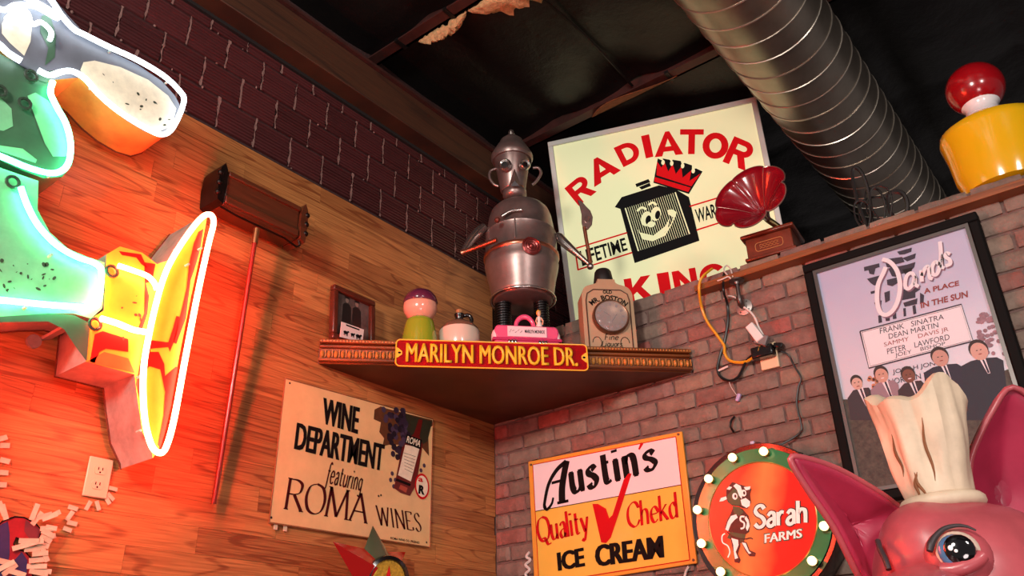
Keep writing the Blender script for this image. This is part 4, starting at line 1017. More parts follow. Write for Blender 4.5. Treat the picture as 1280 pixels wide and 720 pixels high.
# ------------------------------------------------------------------ round lighted sign
RF2 = wall_b((-.11, -1.27, 2.165))
rc = RF2.uv(953, 649)
rs = thing('round_light_sign', 'round red and green dairy sign ringed with glowing bulbs on the brick wall', 'sign', mat=RF2.M @ Matrix.Translation((rc[0], 0, rc[1])))
kx = (RF2.uv(1020, 640)[0] - RF2.uv(887, 660)[0]) / 2 ; RR = kx
def ring(r0, r1, y, n=64):
    mb = MB(); vs = [(r * math.cos(2*PI*i/n), y, r * math.sin(2*PI*i/n)) for r in (r0, r1) for i in range(n)]
    mb.add(vs, [(i, (i+1) % n, n + (i+1) % n, n + i) for i in range(n)], False); return mb
MGN = M('sign_green', (20, 120, 72), .25, coat=.5); MBK = M('sign_black', (16, 14, 16), .25, coat=.4)
RO_ = RR * 1.36
ca = MB().lathe([(RO_, -.11), (RO_, 0.005), (RO_ * .985, .012), (RR * 1.02, .0)], (0, 0, 0), 64, ryy).build('black_case', MBK, rs)
ring(RR * .99, RR * 1.25, -.0135).build('green_ring', MGN, rs)
bkr = MB(); n = 24
vs = [(r * math.cos(1.2 + .45 * i / n), -.0142, r * math.sin(1.2 + .45 * i / n)) for r in (RR * .995, RR * 1.255) for i in range(n + 1)]
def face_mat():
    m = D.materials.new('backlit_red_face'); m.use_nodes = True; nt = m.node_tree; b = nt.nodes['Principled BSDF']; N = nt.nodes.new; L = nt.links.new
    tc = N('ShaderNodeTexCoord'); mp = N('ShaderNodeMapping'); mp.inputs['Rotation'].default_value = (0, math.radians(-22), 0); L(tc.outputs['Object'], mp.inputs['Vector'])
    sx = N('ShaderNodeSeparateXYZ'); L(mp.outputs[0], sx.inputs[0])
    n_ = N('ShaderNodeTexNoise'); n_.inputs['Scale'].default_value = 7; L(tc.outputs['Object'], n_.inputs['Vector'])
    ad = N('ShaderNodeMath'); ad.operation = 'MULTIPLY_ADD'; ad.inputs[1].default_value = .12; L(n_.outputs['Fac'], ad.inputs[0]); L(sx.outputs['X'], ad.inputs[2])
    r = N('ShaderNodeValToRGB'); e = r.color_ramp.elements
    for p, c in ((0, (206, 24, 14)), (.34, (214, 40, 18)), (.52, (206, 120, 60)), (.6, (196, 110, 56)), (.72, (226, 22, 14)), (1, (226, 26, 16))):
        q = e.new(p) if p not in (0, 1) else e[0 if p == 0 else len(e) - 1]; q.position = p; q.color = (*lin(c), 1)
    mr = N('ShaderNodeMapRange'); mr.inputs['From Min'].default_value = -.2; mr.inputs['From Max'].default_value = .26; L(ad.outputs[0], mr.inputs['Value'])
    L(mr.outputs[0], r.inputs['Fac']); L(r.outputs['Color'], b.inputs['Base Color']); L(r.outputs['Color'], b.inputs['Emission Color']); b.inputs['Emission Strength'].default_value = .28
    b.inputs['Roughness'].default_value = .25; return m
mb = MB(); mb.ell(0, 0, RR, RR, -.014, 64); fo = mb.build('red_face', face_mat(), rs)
MB().tube([(RR * math.cos(2*PI*i/64), -.0145, RR * math.sin(2*PI*i/64)) for i in range(64)], .0022, 5, True).build('gold_rim', M('thin_gold', (210, 160, 90), .3, metal=.6), fo)
MBULB = EM('lit_bulb', (1.0, .74, .30), 3.2, base=(255, 240, 200)); MSOCK = M('brass_socket', (190, 150, 80), .3, metal=.8)
for i in range(12):
    a_ = math.radians(15 + 30 * i); cx, cz = RR * 1.17 * math.cos(a_), RR * 1.17 * math.sin(a_)
    so = MB().lathe([(.013, 0), (.013, .016), (.010, .018)], (cx, -.012, cz), 12, ryy).build('bulb_socket', MSOCK, rs)
    MB().sphere((cx, -.042, cz), .0150, 14, 10).build('bulb', MBULB, so)
# lettering and cow print
def R2(px, py): a = RF2.uv(px, py, -.015); return (a[0] - rc[0], a[1] - rc[1])
MWH = M('print_white', (240, 232, 226), .35, emit=lin((240, 226, 214)), estr=.25); MDG = M('print_dark_green', (20, 84, 54), .4); MPB = M('print_black', (30, 14, 14), .4)
for m, g, y in ((MPB, .10, -.0165), (MWH, 0., -.0175)):
    mb = MB(); a, b, t = Vector(R2(944, 660)), Vector(R2(1010, 653)), Vector(R2(941, 633))
    pen(mb, 'Sarah', (a, b, t - a), y, W=.2, wmin=.15, serif=0, shear=.12, gap=.1, grow=g); mb.build('lettering', m, fo)
for m, g, y in ((MDG, 1.2, -.0165), (MWH, 0, -.0175)):
    mb = MB(); txt(mb, 'FARMS', [R2(956-g,668-g), R2(1003+g,661-g), R2(1003+g,672+g), R2(956-g,679+g)], y, .0, None, .012 + .008 * g); mb.build('lettering', m, fo)
cow = MB()
def cp(m, pts, y): cow.mat(m).flat([R2(850 + a / 4, 540 + b / 4) for a, b in pts], y)
cp(MPB, [(232,285),(262,250),(300,262),(340,275),(358,285),(350,310),(356,352),(338,384),(310,380),(296,372),(262,368),(240,352),(236,340),(196,352),(200,330),(232,318)], -.0160)
cp(MDG, [(238,318),(268,284),(290,290),(300,340),(304,366),(282,370),(256,362),(240,345)], -.0166)
cp(MWH, [(268,270),(282,258),(304,270),(314,300),(310,336),(296,318),(286,290)], -.0170)
cp(MWH, [(304,340),(330,330),(352,348),(350,370),(334,380),(310,366)], -.0172)
cp(MWH, [(198,348),(206,330),(232,322),(236,336),(216,346)], -.0170)
cp(MWH, [(320,276),(354,272),(350,288),(330,292)], -.0170); cp(MWH, [(234,286),(246,272),(262,276),(250,290)], -.0170)
cp(MPB, [(268,372),(312,384),(344,420),(352,460),(346,500),(322,516),(280,508),(240,498),(224,480),(236,440),(254,408)], -.0160)
cp(MDG, [(262,370),(300,376),(318,400),(300,420),(272,410)], -.0163)
cp(MWH, [(282,412),(256,420),(240,448),(228,488),(242,496),(256,460),(276,438),(290,428)], -.0170)
cp(MWH, [(330,420),(344,440),(350,470),(338,496),(330,480),(336,454),(324,434)], -.0170)
cow.mat(MWH); strip(cow, spline([Vector(R2(850 + a/4, 540 + b/4)) for a, b in ((324,424),(306,424),(304,442),(322,456),(320,478),(304,484))], 5), lambda t, d: .006, -.0172)
cp(MDG, [(250,500),(330,512),(318,560),(280,548),(236,530)], -.0161)
cp(MPB, [(252,520),(300,532),(302,570),(290,610),(304,640),(298,656),(274,652),(270,612),(262,574)], -.0166)
cp(MWH, [(258,530),(292,540),(294,566),(280,600),(292,630),(276,636),(270,600),(268,566)], -.0172)
cp(MPB, [(304,544),(334,552),(350,592),(380,604),(376,622),(348,622),(326,592)], -.0166)
cp(MWH, [(310,552),(330,556),(346,596),(358,606),(346,610),(328,584)], -.0172)
cow.mat(MWH); strip(cow, spline([Vector(R2(850 + a/4, 540 + b/4)) for a, b in ((226,508),(212,520),(214,552),(240,570),(250,600),(240,628))], 5), lambda t, d: .0045, -.0168)
cow.mat(MPB); strip(cow, spline([Vector(R2(850 + a/4, 540 + b/4)) for a, b in ((236,500),(270,524),(320,536),(352,530),(366,536))], 5), lambda t, d: .004, -.0174)
for (a, b) in ((276,322),(320,306)):
    c = R2(850 + a/4, 540 + b/4); cow.mat(MWH).ell(c[0], c[1], .010, .012, -.0176, 12); cow.mat(MPB).ell(c[0] + .002, c[1], .004, .006, -.018, 10)
cow.build('cow_print', None, fo)

# ------------------------------------------------------------------ framed poster
PF = wall_b((-.045, -1.545, 2.17)); PWD, PHT = .605, .897
po_ = thing('framed_poster', 'large black framed photo poster of five men in suits below a marquee', 'poster', mat=PF.M)
MBF = M('black_frame', (16, 14, 14), .35); fwid = .034
for c, d in (((PWD/2, .02, fwid/2), (PWD, .044, fwid)), ((PWD/2, .02, PHT - fwid/2), (PWD, .044, fwid)), ((fwid/2, .02, PHT/2), (fwid, .044, PHT - 2*fwid)), ((PWD - fwid/2, .02, PHT/2), (fwid, .044, PHT - 2*fwid))):
    MB().box(c, d).build('frame_rail', MBF, po_, bevel=.006)
MBI = M('bead_grey', (96, 92, 90), .35, metal=.5); bi = fwid + .012
for c, d in (((PWD/2, .008, fwid + .006), (PWD - 2*fwid, .014, .012)), ((PWD/2, .008, PHT - fwid - .006), (PWD - 2*fwid, .014, .012)), ((fwid + .006, .008, PHT/2), (.012, .014, PHT - 2*bi)), ((PWD - fwid - .006, .008, PHT/2), (.012, .014, PHT - 2*bi))):
    MB().box(c, d).build('inner_bead', MBI, po_)
def sky_print():
    m = D.materials.new('poster_print'); m.use_nodes = True; nt = m.node_tree; b = nt.nodes['Principled BSDF']; N = nt.nodes.new; L = nt.links.new
    tc = N('ShaderNodeTexCoord'); sx = N('ShaderNodeSeparateXYZ'); L(tc.outputs['Object'], sx.inputs[0])
    n_ = N('ShaderNodeTexNoise'); n_.inputs['Scale'].default_value = 4; n_.inputs['Detail'].default_value = 3; L(tc.outputs['Object'], n_.inputs['Vector'])
    ad = N('ShaderNodeMath'); ad.operation = 'MULTIPLY_ADD'; ad.inputs[1].default_value = .3; L(n_.outputs['Fac'], ad.inputs[0]); L(sx.outputs['Z'], ad.inputs[2])
    r = N('ShaderNodeValToRGB'); e = r.color_ramp.elements
    e[0].position = .3; e[0].color = (*lin((214, 212, 222)), 1); e[1].position = .95; e[1].color = (*lin((176, 176, 206)), 1)
    q = e.new(.62); q.color = (*lin((204, 202, 220)), 1)
    L(ad.outputs[0], r.inputs['Fac']); L(r.outputs['Color'], b.inputs['Base Color']); b.inputs['Roughness'].default_value = .3; b.inputs['Coat Weight'].default_value = .4; return m
pr = MB(); pr.flat([(bi, bi), (PWD - bi, bi), (PWD - bi, PHT - bi), (bi, PHT - bi)], .012); sheet = pr.build('printed_sheet', sky_print(), po_)
def U(pts, s=3.1325, ox=1000, oy=270): return [PF.uv(ox + a / s, oy + b / s, .011) for a, b in pts]
MPD = M('poster_dark', (44, 40, 58), .4); MPL = M('poster_white', (228, 222, 230), .4); MPR = M('poster_redbrown', (140, 60, 56), .4); MPG = M('poster_shadow', (120, 90, 110), .4)
tw = MB()
for q_ in ([(250,200),(310,185),(312,200),(296,205),(290,230),(272,226),(268,212),(252,216)], [(262,246),(330,228),(330,246),(316,268),(290,272),(276,262)], [(276,296),(300,290),(300,300),(278,306)], [(290,340),(320,330),(318,352),(300,360)],
          [(330,170),(400,160),(410,180),(372,190),(366,205),(340,200)], [(345,205),(420,190),(452,180),(448,200),(430,220),(400,226),(384,240),(360,236)], [(380,140),(438,124),(436,140),(410,150),(390,152)], [(400,165),(454,146),(450,166),(420,178)],
          [(340,250),(380,240),(384,262),(362,275),(342,270)], [(330,300),(352,292),(352,330),(334,340)], [(400,210),(440,202),(436,222),(412,230)],[(392,292),(470,268),(470,288),(452,300),(452,320),(400,330)], [(404,340),(460,322),(458,345),(410,356)], [(470,300),(486,310),(484,340),(470,345)],
          [(306,390),(318,388),(322,416),(308,420)], [(332,384),(352,380),(352,410),(336,412)], [(362,378),(376,374),(378,402),(364,404)], [(404,362),(414,360),(416,392),(406,394)], [(440,352),(452,348),(456,382),(444,386)]):
    tw.flat(U(q_), .0108)
tw.build('tower_print', MPD, sheet)
mb = MB()
for m, dx, w_, y in ((MPG, 2.5, .0, .0100), (MPL, 0, 0, .0094)):
    mb.mat(m)
    for pts, wd in ((((322,170),(352,180),(380,215),(392,270),(384,330),(362,372),(334,388),(312,372),(302,330),(306,270),(326,225),(336,200)), 13),
                    (((452,244),(438,224),(418,236),(412,272),(424,286),(442,268),(450,240),(452,268),(466,276)), 11), (((474,212),(478,258)), 11), (((478,235),(490,205),(504,200),(508,240),(520,246)), 11),
                    (((548,190),(530,180),(518,200),(520,226),(534,230),(546,204),(552,150),(548,100)), 11), (((552,150),(554,196),(566,204)), 10), (((588,150),(574,146),(570,160),(586,172),(588,188),(570,196)), 11)):
        P = [Vector(p) for p in U([(a + dx * 2, b + dx * 2) for a, b in (spline([Vector(p) for p in pts], 6) if len(pts) > 2 else pts)])]
        strip(mb, P, lambda t, d: wd * .00115, y)
mb.build('script_print', None, sheet)
def ptx(s, q_, m=MPD, bold=.0): mb = MB(); txt(mb, s, U(q_), .0102, bold); mb.build('lettering', m, sheet)
ptx('A PLACE', [(484,285),(622,252),(624,272),(486,306)], MPR, .03); ptx('IN THE SUN', [(472,340),(656,292),(658,318),(474,362)], MPR, .03)
bxp = MB(); fr_ = U([(235,452),(632,346),(678,490),(270,596)])
bxp.mat(MPL).flat(fr_, .0106)
bxp.mat(MPD); disc_line(bxp, fr_, .005, .0103, True); disc_line(bxp, U([(243,456),(628,354),(670,486),(276,588)]), .0015, .0103, True); bxp.build('marquee_print', None, sheet)
ptx('FRANK   SINATRA', [(312,440),(562,384),(564,404),(314,462)]); ptx('DEAN MARTIN', [(346,462),(540,416),(543,436),(349,482)])
ptx('SAMMY    DAVIS JR', [(328,496),(580,434),(583,455),(331,517)], MPR); ptx('PETER    LAWFORD', [(340,520),(584,462),(587,484),(343,542)]); ptx('JOEY    BISHOP', [(372,538),(568,492),(570,510),(374,558)])
ptx('JONAH JONES', [(362,602),(560,562),(562,584),(364,624)]); ptx('NORMAN BROOKS', [(346,640),(600,590),(604,612),(350,662)])
tre = MB(); tre.mat(M('poster_tree', (150, 118, 130), .5, var=.4, scale=60)); rg = random.Random(9)
for i in range(46):
    t = rg.random(); a, b = 700 + 100 * rg.random() * (.4 + .6 * t), 370 + 170 * t; c = U([(a, b)])[0]
    tre.ell(c[0], c[1], .006 + .006 * rg.random(), .007, .0104 - i * 1e-5, 7)
for i in range(14):
    c = U([(270 + 40 * rg.random(), 630 + 60 * rg.random())])[0]; tre.mat(M('poster_plant', (200, 130, 96), .5)).ell(c[0], c[1], .007, .007, .0103, 7)
tre.build('foliage_print', None, sheet)
MSU = [M('suit_%d' % i, c, .45) for i, c in enumerate(((52, 46, 54), (150, 124, 136), (54, 40, 46), (38, 38, 56), (36, 40, 54)))]
MSK = [M('skin_%d' % i, c, .45) for i, c in enumerate(((206, 168, 156), (198, 152, 136), (120, 74, 60), (190, 148, 136), (206, 160, 148)))]
MHR = M('printed_hair', (50, 36, 36), .5)
for i, (hx, hy, hr, sw, by) in enumerate(((222, 652, 18, 50, 800), (318, 620, 21, 56, 800), (424, 622, 20, 55, 790), (548, 552, 24, 78, 800), (700, 526, 25, 84, 800))):
    mb = MB(); y = .0098 - i * .0002; tilt = .2
    sx_ = hx + 12
    mb.mat(MSU[i]).flat(U([(sx_ - sw*.95, hy + 62), (sx_ - sw*.5, hy + hr*1.7), (sx_ + 6, hy + hr*1.25), (sx_ + sw*.7, hy + hr*1.1), (sx_ + sw, hy + 40), (sx_ + sw*1.35, by), (sx_ - sw*.7, by)]), y)
    mb.mat(MPL).flat(U([(sx_ - 12, hy + hr*1.2), (sx_ + 12, hy + hr*1.0), (sx_ + 34, hy + 90), (sx_ + 24, hy + 92)]), y - .00005)
    mb.mat(MPD).flat(U([(sx_ + 0, hy + hr*1.35), (sx_ + 7, hy + hr*1.3), (sx_ + 32, hy + 88), (sx_ + 24, hy + 90)]), y - .0001)
    c = U([(hx, hy)])[0]; mb.mat(MHR).ell(c[0], c[1] + .004, hr * .00112, hr * .00135, y - .00012, 20, .2)
    c = U([(hx + 2, hy + 5)])[0]; mb.mat(MSK[i]).ell(c[0], c[1], hr * .00098, hr * .00122, y - .00015, 20, .2)
    for dx in (-7, 8):
        e = U([(hx + dx, hy - dx * .22)])[0]; mb.mat(MHR).ell(e[0], e[1], .0032, .0016, y - .0002, 8)
    e = U([(hx + 6, hy + 15)])[0]; mb.mat(MPL if i in (1, 2) else MPR).ell(e[0], e[1], .006, .0018, y - .0002, 8)
    mb.build('printed_man', None, sheet)
gnd = MB(); gnd.flat([(bi, bi), (PWD - bi, bi), (PWD - bi, .34), (PWD * .5, .30), (bi, .36)], .0102); gnd.build('ground_print', M('poster_ground', (78, 70, 62), .5, var=.5, scale=60), sheet)
MB().box((PWD/2, .0042, PHT/2), (PWD - 2*fwid, .0015, PHT - 2*fwid)).build('glazing', M('clear_glazing', (255, 255, 255), .04, alpha=.02, coat=1.), po_)

# ------------------------------------------------------------------ plank ledge, pipe bracket, plugs and cords
lg = thing('plank_ledge', 'narrow stained wood plank ledge near the top of the brick wall', 'ledge', (0, 0, 3.093))
MB().box((-.029, -2.26, .013), (.07, 2.3, .026)).build('plank', MWL, lg, bevel=.002)
MPIPE = M('iron_pipe', (104, 92, 90), .35, metal=.8, var=.3, scale=30)
pbp = on_x(930, 384, -.012)
pk = thing('pipe_bracket', 'grey iron pipe bracket with round wall flange holding up the plank ledge', 'bracket', (0, pbp.y, pbp.z))
MB().lathe([(.034, .002), (.034, .008), (.016, .012), (.015, .02)], (-.006, 0, 0), 24, Matrix.Rotation(-PI/2, 3, 'Y')).build('wall_flange', M('flange_steel', (170, 160, 156), .4, metal=.7, var=.2, scale=30), pk)
top = 3.093 - pbp.z
MB().tube(spline([Vector(p) for p in ((-.015, 0, 0), (-.032, 0, .002), (-.044, 0, .014), (-.046, 0, .034))], 5), .0125, 12).build('elbow', MPIPE, pk)
MB().tube([(-.046, 0, .03), (-.046, 0, top - .004)], .008, 12).build('riser', MPIPE, pk)
MB().lathe([(.03, top - .001), (.03, top - .006), (.014, top - .011), (.012, top - .02)], (-.046, 0, 0), 24).build('ledge_flange', MPIPE, pk)
for (a, s) in ((.6, 1), (2.2, 1), (3.8, 1), (5.4, 1)):
    MB().sphere((-.015, .024 * math.cos(a), .024 * math.sin(a)), .004, 8, 6).build('screw_head', MPIPE, pk)
# outlet, plugs
oc = on_x(962, 446, -.006)
wo = thing('wall_outlet', 'beige outlet with black multi-plug and white adapter on the brick wall', 'outlet', tuple(oc), -PI / 2)
MB().box((.0, -.006, 0), (.07, .012, .1)).build('cover_plate', MIV, wo, bevel=.002)
MB().box((-.01, -.03, .012), (.085, .04, .045)).build('black_multi_plug', MBK, wo, bevel=.006)
MB().box((.05, -.022, .024), (.035, .028, .02), Matrix.Rotation(.3, 3, 'Y')).build('black_plug', MBK, wo, bevel=.004)
MB().box((.0, -.05, .052), (.05, .03, .04), Matrix.Rotation(.5, 3, 'Y')).build('grey_adapter_base', M('grey_plastic', (120, 112, 112), .4), wo, bevel=.004)
MB().box((-.018, -.055, .085), (.034, .03, .08), Matrix.Rotation(-.45, 3, 'Y')).build('white_adapter', M('white_plastic', (232, 226, 224), .3), wo, bevel=.004)
cord('power_cable', [on_x(a, b, -.03) for a, b in ((955,421),(948,408),(944,398),(938,390),(930,384))] , .0045, MWC, 'white cord rising from the white adapter to the pipe bracket')
cord('yellow_cord', [on_x(a, b, d) for a, b, d in ((890,336,-.02),(880,344,-.07),(875,352,-.08),(874,364,-.078),(877,384,-.03),(884,402,-.02),(897,420,-.02),(905,432,-.02),(906,442,-.025),(913,451,-.025),(928,453,-.03),(940,448,-.04),(948,440,-.05),(950,434,-.05),(956,436,-.05))], .0058, MYC, 'yellow extension cord looping down from the ledge to the outlet')
cord('black_cord', [on_x(a, b, d) for a, b, d in ((905,342,-.02),(904,356,-.072),(905,366,-.074),(909,380,-.02),(910,400,-.016),(906,425,-.016),(900,445,-.016),(897,461,-.02),(901,471,-.02),(912,476,-.02),(922,472,-.02),(928,462,-.025),(934,450,-.035),(944,442,-.05),(953,441,-.05))], .0052, MBC, 'black cord hanging in a loop from the ledge to the black plug')
cord('thin_black_cord', [on_x(a, b, d) for a, b, d in ((976,439,-.03),(986,444,-.016),(992,456,-.016),(1001,472,-.016),(998,484,-.016),(996,505,-.016),(1001,528,-.018),(1002,537,-.018),(995,545,-.018),(975,556,-.03),(958,560,-.05),(945,556,-.06))], .0034, MBC, 'thin dark cord running down the bricks from the plug to the round sign')
cord('coiled_black_cord', [on_x(a, b, d) for a, b, d in ((1004,568,-.03),(980,562,-.05),(960,558,-.06),(946,554,-.06),(945,558,-.055),(960,562,-.05),(985,566,-.04),(1005,571,-.02))], .005, MBC, 'folded bundle of black cord lying on top of the round light sign')
cord('white_wire', [on_x(a, b, d) for a, b, d in ((897,351,-.065),(903,349,-.07),(910,346,-.072),(913,348,-.07),(905,338,-.03),(908,332,0),(913,336,-.03),(916,346,-.065))], .003, MWC, 'white wire loop lying on the end of the plank ledge')
cord('white_wire_end', [on_x(a, b, d) for a, b, d in ((905,373,-.02),(910,370,-.03),(917,371,-.035),(922,374,-.04))], .003, MWC, 'short white wire under the ledge beside the pipe bracket')
o = MB().tube([on_x(897,464,-.02), on_x(910,458,-.02)], .0045, 6).build('cable_tag', MWC); tag(o, 'white tag tied around the hanging black cord loop', 'tag')
o = MB().box((0, 0, 0), (.014, .014, .03), Matrix.Rotation(.5, 3, 'X')).build('hanging_clip', M('clear_violet_plastic', (190, 170, 214), .2), bevel=.003); o.location = on_x(923, 497, -.02); tag(o, 'small violet plastic clip hanging below the black cord loop', 'clip')
cord('clip_thread', [on_x(a, b, -.02) for a, b in ((911,476),(914,484),(918,490),(921,494))], .0012, MWC, 'thin thread holding the violet clip under the black cord')
cord('hook_wire', [on_x(a, b, d) for a, b, d in ((918,521,-.012),(914,526,-.025),(913,533,-.028),(917,540,-.012))], .0042, MBC, 'curved black hook sticking out of the red bricks above the round sign')
o = MB().box((0, 0, 0), (.012, .016, .026)).build('light_clip', M('pale_violet_plastic', (200, 196, 226), .25), bevel=.003); o.location = on_x(941, 556, -.05); tag(o, 'pale violet clip at the top edge of the round light sign', 'clip')

# ------------------------------------------------------------------ lit box sign behind the brick wall
u_ = Vector((.371, -.928, .027)); v_ = Vector((-.184, -.045, .982))
TLp = at(685, 179, 4.62); KF2 = Frame(TLp, u_, v_)
bs = thing('lit_box_sign', 'large lit pale yellow box sign with red arched letters and crowned radiator', 'sign', mat=KF2.M)
BWd = Vector(KF2.uv(945, 122)).x; BHt = 1.32
MFAC = M('lit_acrylic', (226, 226, 180), .3, emit=lin((232, 240, 190)), estr=.36)
def kq(pts, s=2.572, ox=680, oy=120): return [KF2.uv(ox + a / s, oy + b / s) for a, b in pts]
mb = MB(); mb.prism([(.025, -.025), (BWd - .025, -.025), (BWd - .025, -BHt + .025), (.025, -BHt + .025)], -.003, .01); fc = mb.build('lit_face', MFAC, bs)
MALU = M('aluminium_frame', (206, 208, 204), .4, metal=.1)
for c, d in (((BWd/2, .06, -.0135), (BWd, .15, .027)), ((BWd/2, .06, -BHt + .0135), (BWd, .15, .027)), ((.0135, .06, -BHt/2), (.027, .15, BHt - .054)), ((BWd - .0135, .06, -BHt/2), (.027, .15, BHt - .054))):
    MB().box(c, d).build('frame_rail', MALU, bs, bevel=.003)
MB().box((BWd/2, .125, -BHt/2), (BWd - .054, .01, BHt - .054)).build('back_panel', MALU, bs)
MRL = M('lit_red_vinyl', (196, 12, 20), .35, emit=lin((196, 10, 18)), estr=.35); MKL = M('black_vinyl', (16, 16, 18), .4)
quads = {'R': [(70,285),(128,250),(168,332),(122,352)]}
letters = (('R', [(62,293),(134,248),(184,326),(112,340)]), )
def kt(s, q_, m=MRL, bold=.06, y=-.0045): mb = MB(); txt(mb, s, kq(q_), y, bold); mb.build('lettering', m, fc)
def kh(ch, q_): mb = MB(); heavy(mb, ch, kq(q_), -.0045); mb.build('lettering', MRL, fc)
kh('R', [(66,298),(124,250),(170,308),(112,354)])
kh('A', [(146,212),(186,190),(248,240),(162,294)])
kh('D', [(224,168),(288,140),(318,200),(256,230)])
kh('I', [(312,130),(338,124),(352,196),(328,202)])
kh('A', [(374,118),(418,112),(448,188),(356,198)])
kh('T', [(438,108),(514,108),(512,188),(436,188)])
kh('O', [(514,116),(596,122),(590,206),(506,200)])
kh('R', [(612,130),(682,160),(648,242),(574,212)])
kh('K', [(256,590),(342,576),(354,650),(270,668)])
kh('I', [(362,572),(400,566),(412,640),(376,648)])
kh('N', [(410,566),(486,552),(500,626),(424,638)])
kh('G', [(494,550),(580,532),(596,612),(508,626)])
bnd = MB(); disc_line(bnd, kq([(98,492),(268,440)]), .008, -.0045); disc_line(bnd, kq([(108,560),(284,504)]), .008, -.0045); disc_line(bnd, kq([(100,490),(110,560)]), .008, -.0045); bnd.build('banner_line', MRL, fc); bnd = MB()
disc_line(bnd, kq([(468,356),(640,304)]), .008, -.0045); disc_line(bnd, kq([(490,432),(660,378)]), .008, -.0045); disc_line(bnd, kq([(640,304),(660,378)]), .008, -.0045); bnd.build('banner_line', MRL, fc)
kt('LIFETIME', [(114,500),(260,456),(270,496),(124,548)], MKL, .02); kt('WARRANTY', [(484,366),(640,318),(648,360),(492,410)], MKL, .02)
rad = MB()
rad.mat(MKL).flat(kq([(228,358),(250,326),(370,288),(422,300),(466,326),(500,466),(292,538),(246,364)]), -.0045)
rad.mat(MKL).flat(kq([(294,284),(336,268),(342,278),(298,294)]), -.0045).flat(kq([(306,294),(340,280),(344,290),(314,302)]), -.0046)
gr = kq([(260,362),(424,310),(470,444),(302,500)]); g0, g1, g2, g3 = [Vector(p) for p in gr]
rad.mat(MFAC).flat(gr, -.0052)
for i in range(1, 25):
    t = i / 25; rad.mat(MKL); strip(rad, [g0.lerp(g1, t), g3.lerp(g2, t)], lambda a, d: .0085, -.0057)
rad.mat(MFAC).flat(kq([(300,428),(318,452),(350,460),(390,440),(410,410),(416,392),(398,380),(402,372),(426,374),(424,386),(408,420),(390,450),(350,468),(318,462)]), -.0062)
rad.flat(kq([(310,440),(352,450),(390,420),(404,394),(398,430),(372,456),(340,464),(316,456)]), -.0063)
for (a, b, rx2, rz2) in ((330,396,.028,.040), (360,380,.026,.038)):
    c = kq([(a, b)])[0]; rad.mat(MFAC).ell(c[0], c[1], rx2, rz2, -.0064, 18, -.3); rad.mat(MKL).ell(c[0] + .008, c[1] - .008, rx2*.5, rz2*.62, -.0067, 14, -.3)
c = kq([(345,414)])[0]; rad.mat(MFAC).ell(c[0], c[1], .02, .016, -.0068, 14)
for pts in (((300,372),(314,360),(330,366)), ((336,352),(350,344),(362,352)), ((398,372),(412,370),(424,378))):
    rad.mat(MFAC); strip(rad, spline([Vector(p) for p in kq(pts)], 5), lambda t, d: .012, -.0068)
rad.build('radiator_print', None, fc)
cwn = MB()
cwn.mat(MKL).flat(kq([(366,202),(384,210),(382,202),(404,206),(410,214),(414,206),(440,210),(444,222),(452,216),(476,224),(476,236),(490,234),(510,244),(466,316),(352,280)]), -.005)
cwn.mat(MRL).flat(kq([(364,212),(378,232),(388,214),(400,244),(414,220),(424,252),(442,228),(446,264),(474,240),(468,274),(504,250),(474,292),(362,256)]), -.0055)
cwn.mat(MRL).flat(kq([(358,262),(472,296),(464,310),(354,276)]), -.0056)
for p in ((383,215),(411,218),(446,226),(480,242)):
    c = kq([p])[0]; cwn.mat(MFAC).ell(c[0], c[1], .009, .014, -.006, 10, -.2)
cwn.build('crown_print', None, fc)

# ------------------------------------------------------------------ phonograph on top of the wall
ph0 = on_x(964, 304, .06)
ph = thing('phonograph', 'old wooden phonograph with a red fluted flower horn on the brick wall top', 'phonograph', (.085, ph0.y, BTOP + .002), -PI / 2 + .1)
MPW = M('phono_wood', (112, 46, 26), .3, var=.35, scale=14, coat=.2)
MB().box((0, .0, .05), (.185, .15, .1)).build('cabinet', MPW, ph, bevel=.004)
MB().box((0, .0, .006), (.205, .17, .014)).build('base_moulding', MPW, ph, bevel=.004)
MB().box((0, .0, .108), (.215, .18, .016)).build('lid_moulding', MPW, ph, bevel=.005)
MB().box((0, .0, .122), (.16, .13, .014)).build('lid_top', MPW, ph, bevel=.005)
pl = MB(); pl.tube([(a, -.0765, b + .052) for a, b in rrect(.11, .038, .012)], .0016, 5, True); plo = pl.build('label_outline', M('gilt_line', (190, 130, 80), .4), ph)
lt = MB()
for z_ in (.044, .052, .060): lt.tube([(-.038 + .004 * i, -.0765, z_ + .0022 * math.sin(i * 1.7 + z_ * 400)) for i in range(20)], .0011, 4)
lt.build('scroll_ornament', MATS['gilt_line'], plo)
hc = at(936, 244, (Vector((.03, ph0.y, 3.4)) - CAM).length - .06)
toc = (CAM - hc).normalized(); ri = RM @ Vector((1, 0, 0)); upv = RM @ Vector((0, 1, 0))
ax = (toc * .54 + (ri * -.52 + upv * .66) * .84).normalized()
Hq = ax.to_track_quat('Z', 'Y').to_matrix(); PHI = ph.matrix_world.copy()
bpy.context.view_layer.update(); PINV = ph.matrix_world.inverted()
HR, HL = .152, .17
def hornp(a, t, off=0.):
    lobe = abs(math.sin(a * 3)) ** .5
    r = .012 + (HR - .012) * (t ** 1.7) * (1 + (0.15 * lobe - .09) * t) + off; z = -HL * (1 - t) + .0 - .01 * t * lobe
    return hc + Hq @ Vector((r * math.cos(a), r * math.sin(a), z))
MHORN = M('red_enamel_horn', (128, 10, 26), .22, coat=.5); MRIB = M('horn_rib', (150, 110, 100), .3, metal=.7)
